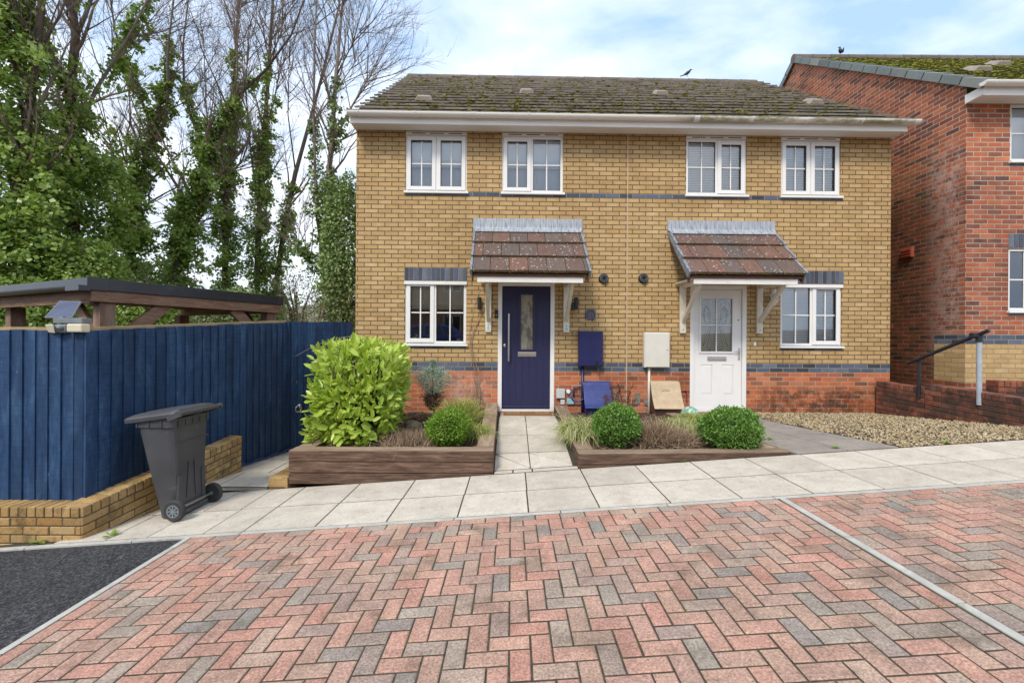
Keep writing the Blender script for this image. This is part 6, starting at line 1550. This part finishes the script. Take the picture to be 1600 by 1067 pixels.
def tree(name, lab, Y, trunk, rads, limbs, ivy, base_z=-.3, seeds=(19, 2), kids=(5, 7), L_=2.0, group='ivy-clad trees behind the fence', sz=(.055, .105), mat='ivy', barkmat=None, dY=.25, up=.35):
    rads = [q*.62 for q in rads]; limbs = [(p_, r0*.6, r1*.55) for p_, r0, r1 in limbs]; tp = [P(x, y, Y) for x, y in trunk]; base = Vector((tp[0].x, tp[0].y, base_z))
    o = thing(name, lab, 'tree', tuple(base), 0, group)
    b = MB(); b.cur = random.random(); b.tube([base]+tp, [rads[0]*1.15]+list(np.interp(np.linspace(0, 1, len(tp)), np.linspace(0, 1, len(rads)), rads)), 9)
    lims = []
    for (pts, r0, r1) in limbs:
        dy = random.uniform(-dY, dY); n_ = len(pts); lp_ = [P(x, y, Y+dy*i/(n_-1)*2) for i, (x, y) in enumerate(pts)]; b.cur = random.random(); b.tube(lp_, list(np.linspace(r0, r1, n_)), 7); lims.append((lp_, r0, r1))
    b.build('trunk', barkmat or M['bushbark'], o, smooth=True)
    b = MB(); allp = [(tp, rads[0], rads[-1])]+lims; ns, dep = seeds
    for lp_, r0, r1 in allp:
        k = ns if lp_ is tp else max(3, int(ns*.8)); nseg = len(lp_)-1
        for _ in range(k):
            t = random.uniform(.35, 1)*nseg; i = min(nseg-1, int(t)); q = lp_[i].lerp(lp_[i+1], t-i); dr = (lp_[i+1]-lp_[i]).normalized()
            a = Vector((random.gauss(0, 1), random.gauss(0, .7), random.gauss(.2, .4))).normalized(); nd = (dr*.75+a*.7+Vector((0, 0, .25))).normalized()
            grow(b, q, nd, L_*random.uniform(.6, 1.15), max(.016, (r0+(r1-r0)*t/nseg)*.5), dep, up, .55, kids)
    # tips carry on
        if lp_ is not tp or True: grow(b, lp_[-1], lp_[-1]-lp_[-2], L_, max(.015, r1), dep, up, .5, kids)
    b.build('branches', M['twig'], o)
    if ivy:
        paths = []
        for (pts, r0, r1, n) in ivy: paths.append(([P(x, y, Y) for x, y in pts], r0*1.08, r1*1.12, int(n*(.85 if Y < 10.5 else 1.05))))
        V, Fc, rr = ivy_leaves(paths, sz); build_np('ivy', V, Fc, rr, M[mat], o)
    return o
tree('ivy_tree', 'thickly ivy-covered tree at the far left edge behind the pergola', 8.6, [(36, 540), (34, 430), (26, 320), (40, 200), (58, 90), (70, -60)], [.16, .13, .08],
     [([(26, 320), (8, 240), (-30, 160)], .08, .03), ([(40, 200), (20, 90), (0, -40)], .07, .03), ([(34, 430), (10, 438), (-70, 475)], .09, .06), ([(58, 90), (95, 20), (120, -50)], .04, .02)],
     [([(36, 560), (20, 430), (10, 330), (15, 220)], .85, .75, 15000), ([(15, 220), (30, 110), (25, -60)], .75, .7, 11000), ([(-40, 480), (-45, 250), (-30, 0)], .6, .6, 5000), ([(45, 470), (60, 330), (70, 250)], .5, .4, 5000)], seeds=(12, 2))
tree('ivy_tree', 'tree with a bare pale forked top above a broad ivy skirt, second from the left', 9.8, [(120, 540), (117, 430), (112, 300), (110, 190), (111, 130), (118, 60), (113, 5), (106, -90)], [.20, .17, .13, .09],
     [([(118, 60), (133, 25), (152, -30), (165, -90)], .08, .05), ([(112, 230), (150, 140), (175, 100), (205, 50), (250, -40)], .07, .03), ([(111, 150), (85, 100), (60, 30), (30, -50)], .05, .02)],
     [([(120, 560), (115, 430), (110, 320), (112, 230)], .85, .80, 19000), ([(112, 240), (112, 170), (112, 125)], .70, .22, 3600), ([(150, 500), (160, 430), (175, 330), (165, 250)], .45, .35, 5000), ([(150, 150), (175, 100), (235, -10)], .20, .12, 1700), ([(111, 150), (85, 100), (60, 30)], .14, .08, 700)], seeds=(14, 2))
tree('ivy_tree', 'slim tree forking in a narrow V with ivy up both arms, third from the left', 11.8, [(210, 540), (203, 430), (207, 340), (228, 250), (243, 200)], [.16, .12, .09],
     [([(243, 200), (262, 160), (262, 80), (278, -60)], .08, .03), ([(240, 205), (222, 160), (204, 115), (180, 50), (165, -50)], .07, .03), ([(207, 340), (180, 260), (165, 190)], .04, .02)],
     [([(212, 560), (203, 430), (207, 340)], .52, .42, 7500), ([(207, 340), (228, 250), (243, 200)], .42, .30, 4200), ([(243, 200), (262, 160), (264, 110)], .30, .16, 1700), ([(240, 205), (222, 160), (204, 115), (185, 60)], .20, .08, 1300), ([(262, 110), (264, 50)], .12, .06, 350), ([(207, 340), (185, 280), (168, 200)], .2, .1, 900)], seeds=(13, 2))
tree('ivy_tree', 'tree with a long arched limb curving up to the right, fourth from the left', 11.9, [(282, 540), (274, 440), (285, 350), (312, 282), (336, 235)], [.19, .15, .11],
     [([(336, 235), (352, 190), (372, 150), (415, 110), (455, 55), (490, -40)], .09, .03), ([(330, 245), (305, 200), (288, 150), (286, 70), (300, -50)], .07, .03), ([(296, 315), (335, 283), (352, 268), (372, 266)], .05, .02), ([(352, 190), (370, 120), (372, 40), (385, -50)], .05, .02), ([(415, 110), (440, 50), (445, -40)], .04, .02), ([(300, 300), (293, 340), (300, 350)], .04, .03)],
     [([(282, 560), (274, 440), (285, 350)], .56, .46, 9500), ([(285, 350), (312, 282), (336, 235)], .55, .38, 6000), ([(336, 235), (352, 190), (368, 155)], .38, .2, 2200), ([(322, 255), (305, 205), (288, 130)], .20, .09, 1100), ([(296, 315), (335, 283), (370, 266)], .15, .08, 600), ([(372, 150), (415, 110)], .1, .06, 300)], seeds=(14, 2))
tree('ivy_tree', 'upright ivy column standing behind the middle of the pergola roof', 13.2, [(358, 540), (352, 440), (352, 330), (360, 230), (365, 150), (370, 60), (376, -50)], [.16, .10, .05],
     [([(352, 330), (335, 250), (322, 170), (318, 60)], .05, .02), ([(360, 230), (380, 150), (392, 60)], .04, .02)],
     [([(358, 560), (352, 440), (350, 340)], .46, .38, 6500), ([(350, 340), (360, 240), (365, 170)], .42, .2, 3600), ([(352, 330), (335, 250), (322, 180)], .18, .08, 900), ([(365, 170), (370, 80)], .14, .06, 500)], seeds=(12, 2))
tree('ivy_tree', 'ivy-clad tree beside the right end of the pergola roof with a dense twiggy top', 13.8, [(405, 540), (402, 440), (405, 330), (412, 220), (418, 140), (424, 40), (430, -50)], [.16, .10, .05],
     [([(405, 330), (392, 240), (385, 150), (380, 60)], .05, .02), ([(412, 220), (430, 150), (445, 60)], .04, .02)],
     [([(405, 560), (402, 440), (405, 330)], .50, .42, 7000), ([(405, 330), (412, 240), (412, 200)], .45, .2, 3600), ([(412, 200), (420, 90)], .14, .06, 600), ([(412, 220), (432, 150)], .14, .06, 400)], seeds=(13, 2))
tree('leaning_tree', 'pale bare stem leaning right, ivy only on its lower half', 14.2, [(425, 540), (432, 440), (445, 350), (462, 270), (480, 205), (503, 120), (525, 30)], [.14, .10, .05],
     [([(462, 270), (450, 180), (452, 80)], .04, .02), ([(480, 205), (520, 150), (560, 90)], .04, .02)],
     [([(425, 560), (432, 440), (447, 340)], .42, .32, 4000), ([(447, 340), (458, 290)], .3, .1, 700)], seeds=(13, 2), group=None)
tree('ivy_tree', 'twin-stemmed ivy tree close to the left end of the house', 12.4, [(522, 540), (516, 430), (508, 330), (518, 230), (525, 120), (535, 10)], [.18, .12, .05],
     [([(510, 440), (494, 330), (490, 180), (492, 60), (497, -50)], .08, .03), ([(518, 230), (545, 175), (568, 135), (585, 110)], .06, .02), ([(525, 120), (545, 80), (565, 45)], .04, .015), ([(516, 430), (480, 395), (450, 375)], .04, .02), ([(535, 10), (560, -40)], .03, .02)],
     [([(520, 560), (516, 430), (512, 330)], .5, .42, 7500), ([(512, 330), (516, 260)], .4, .2, 1600), ([(494, 330), (490, 190)], .18, .10, 900), ([(518, 230), (524, 120)], .15, .08, 700), ([(516, 430), (480, 395), (455, 378)], .18, .1, 700), ([(518, 230), (545, 175)], .1, .06, 300)], seeds=(14, 2), L_=1.9, mat='ivydark')
# evergreen and understorey shrubs
def shrub(name, lab, cpx, cpy, Y, rx, ry, rz, n, mat='ivy', sz=(.04, .08), cat='shrub', group=None, core=True):
    c = P(cpx, cpy, Y); gz0_ = -.3; o = thing(name, lab, cat, (c.x, c.y, gz0_), 0, group)
    cl = []; d = sph(n); lumps = sph(36); h = np.max(d @ lumps.T, 1); rad = np.clip(1.05-1.6*(1-h), .55, 1.1)*(1-.45*rng.random(n)**1.5)
    Pn = np.array(c)+d*np.array([rx, ry, rz])*rad[:, None]; D = d*.5+rng.normal(size=(n, 3))*.5+np.array([0, 0, -.3]); l = rng.uniform(*sz, n)
    V, Fc, k = leaves(Pn, D, d+rng.normal(size=(n, 3))*.5+np.array([0, 0, .4]), l, l*.85, .1, 'kite'); build_np('foliage', V, Fc, rng.random(n), M[mat], o)
    b = MB()
    for k in range(9):
        a = random.uniform(0, 6.28); b.cur = random.random(); b.tube([(c.x, c.y, gz0_), (c.x+math.cos(a)*rx*.3, c.y+math.sin(a)*ry*.3, c.z-rz*.3), (c.x+math.cos(a)*rx*.8, c.y+math.sin(a)*ry*.8, c.z+rz*random.uniform(0, .8))], [.05, .03, .008], 5)
    b.build('stems', M['bushbark'], o); return o
shrub('evergreen_bush', 'tall dark evergreen bush tight against the left corner of the house', 540, 400, 11.2, .55, .7, 2.1, 11000, 'ivydark', (.05, .09))
shrub('evergreen_bush', 'rounded ivy bush showing under the pergola roof beside its far post', 368, 490, 10.5, .75, .6, .62, 5200, 'ivydark')
shrub('ivy_bush', 'leafy bush filling the gap under the near end of the pergola roof', 215, 490, 9.2, .95, .6, .62, 6500)
shrub('ivy_bush', 'leafy bush behind the solar light under the pergola roof', 30, 490, 8.2, 1.1, .6, .65, 7000)
shrub('ivy_bush', 'bush low down between the ivy trees above the pergola corner', 130, 420, 9.0, .75, .5, .6, 4500)
shrub('pale_bush', 'thin grey-green bush between the pergola far post and the house', 465, 470, 13.5, .75, .6, .95, 2600, 'ivydark', (.03, .06))
# bare undergrowth
for (px, py, lab) in ((160, 440, 'tangle of bare brown twigs above the pergola roof between two ivy trees'), (455, 440, 'bare tangled undergrowth right of the pergola'), (235, 470, 'bare arching stems under the pergola roof')):
    c = P(px, py, 10.0); o = thing('bare_shrub', lab, 'shrub', (c.x, c.y, -.3)); b = MB()
    for _ in range(9): grow(b, (c.x+random.uniform(-.2, .2), c.y, .6), (random.gauss(0, .6), random.gauss(0, .4), 1), 2.0, .022, 2, .1, .7, (4, 6))
    for _ in range(5): b.tube([(c.x, c.y, -.3), (c.x+random.uniform(-.2, .2), c.y, .7)], .02, 5)
    b.build('branches', M['twig'], o)
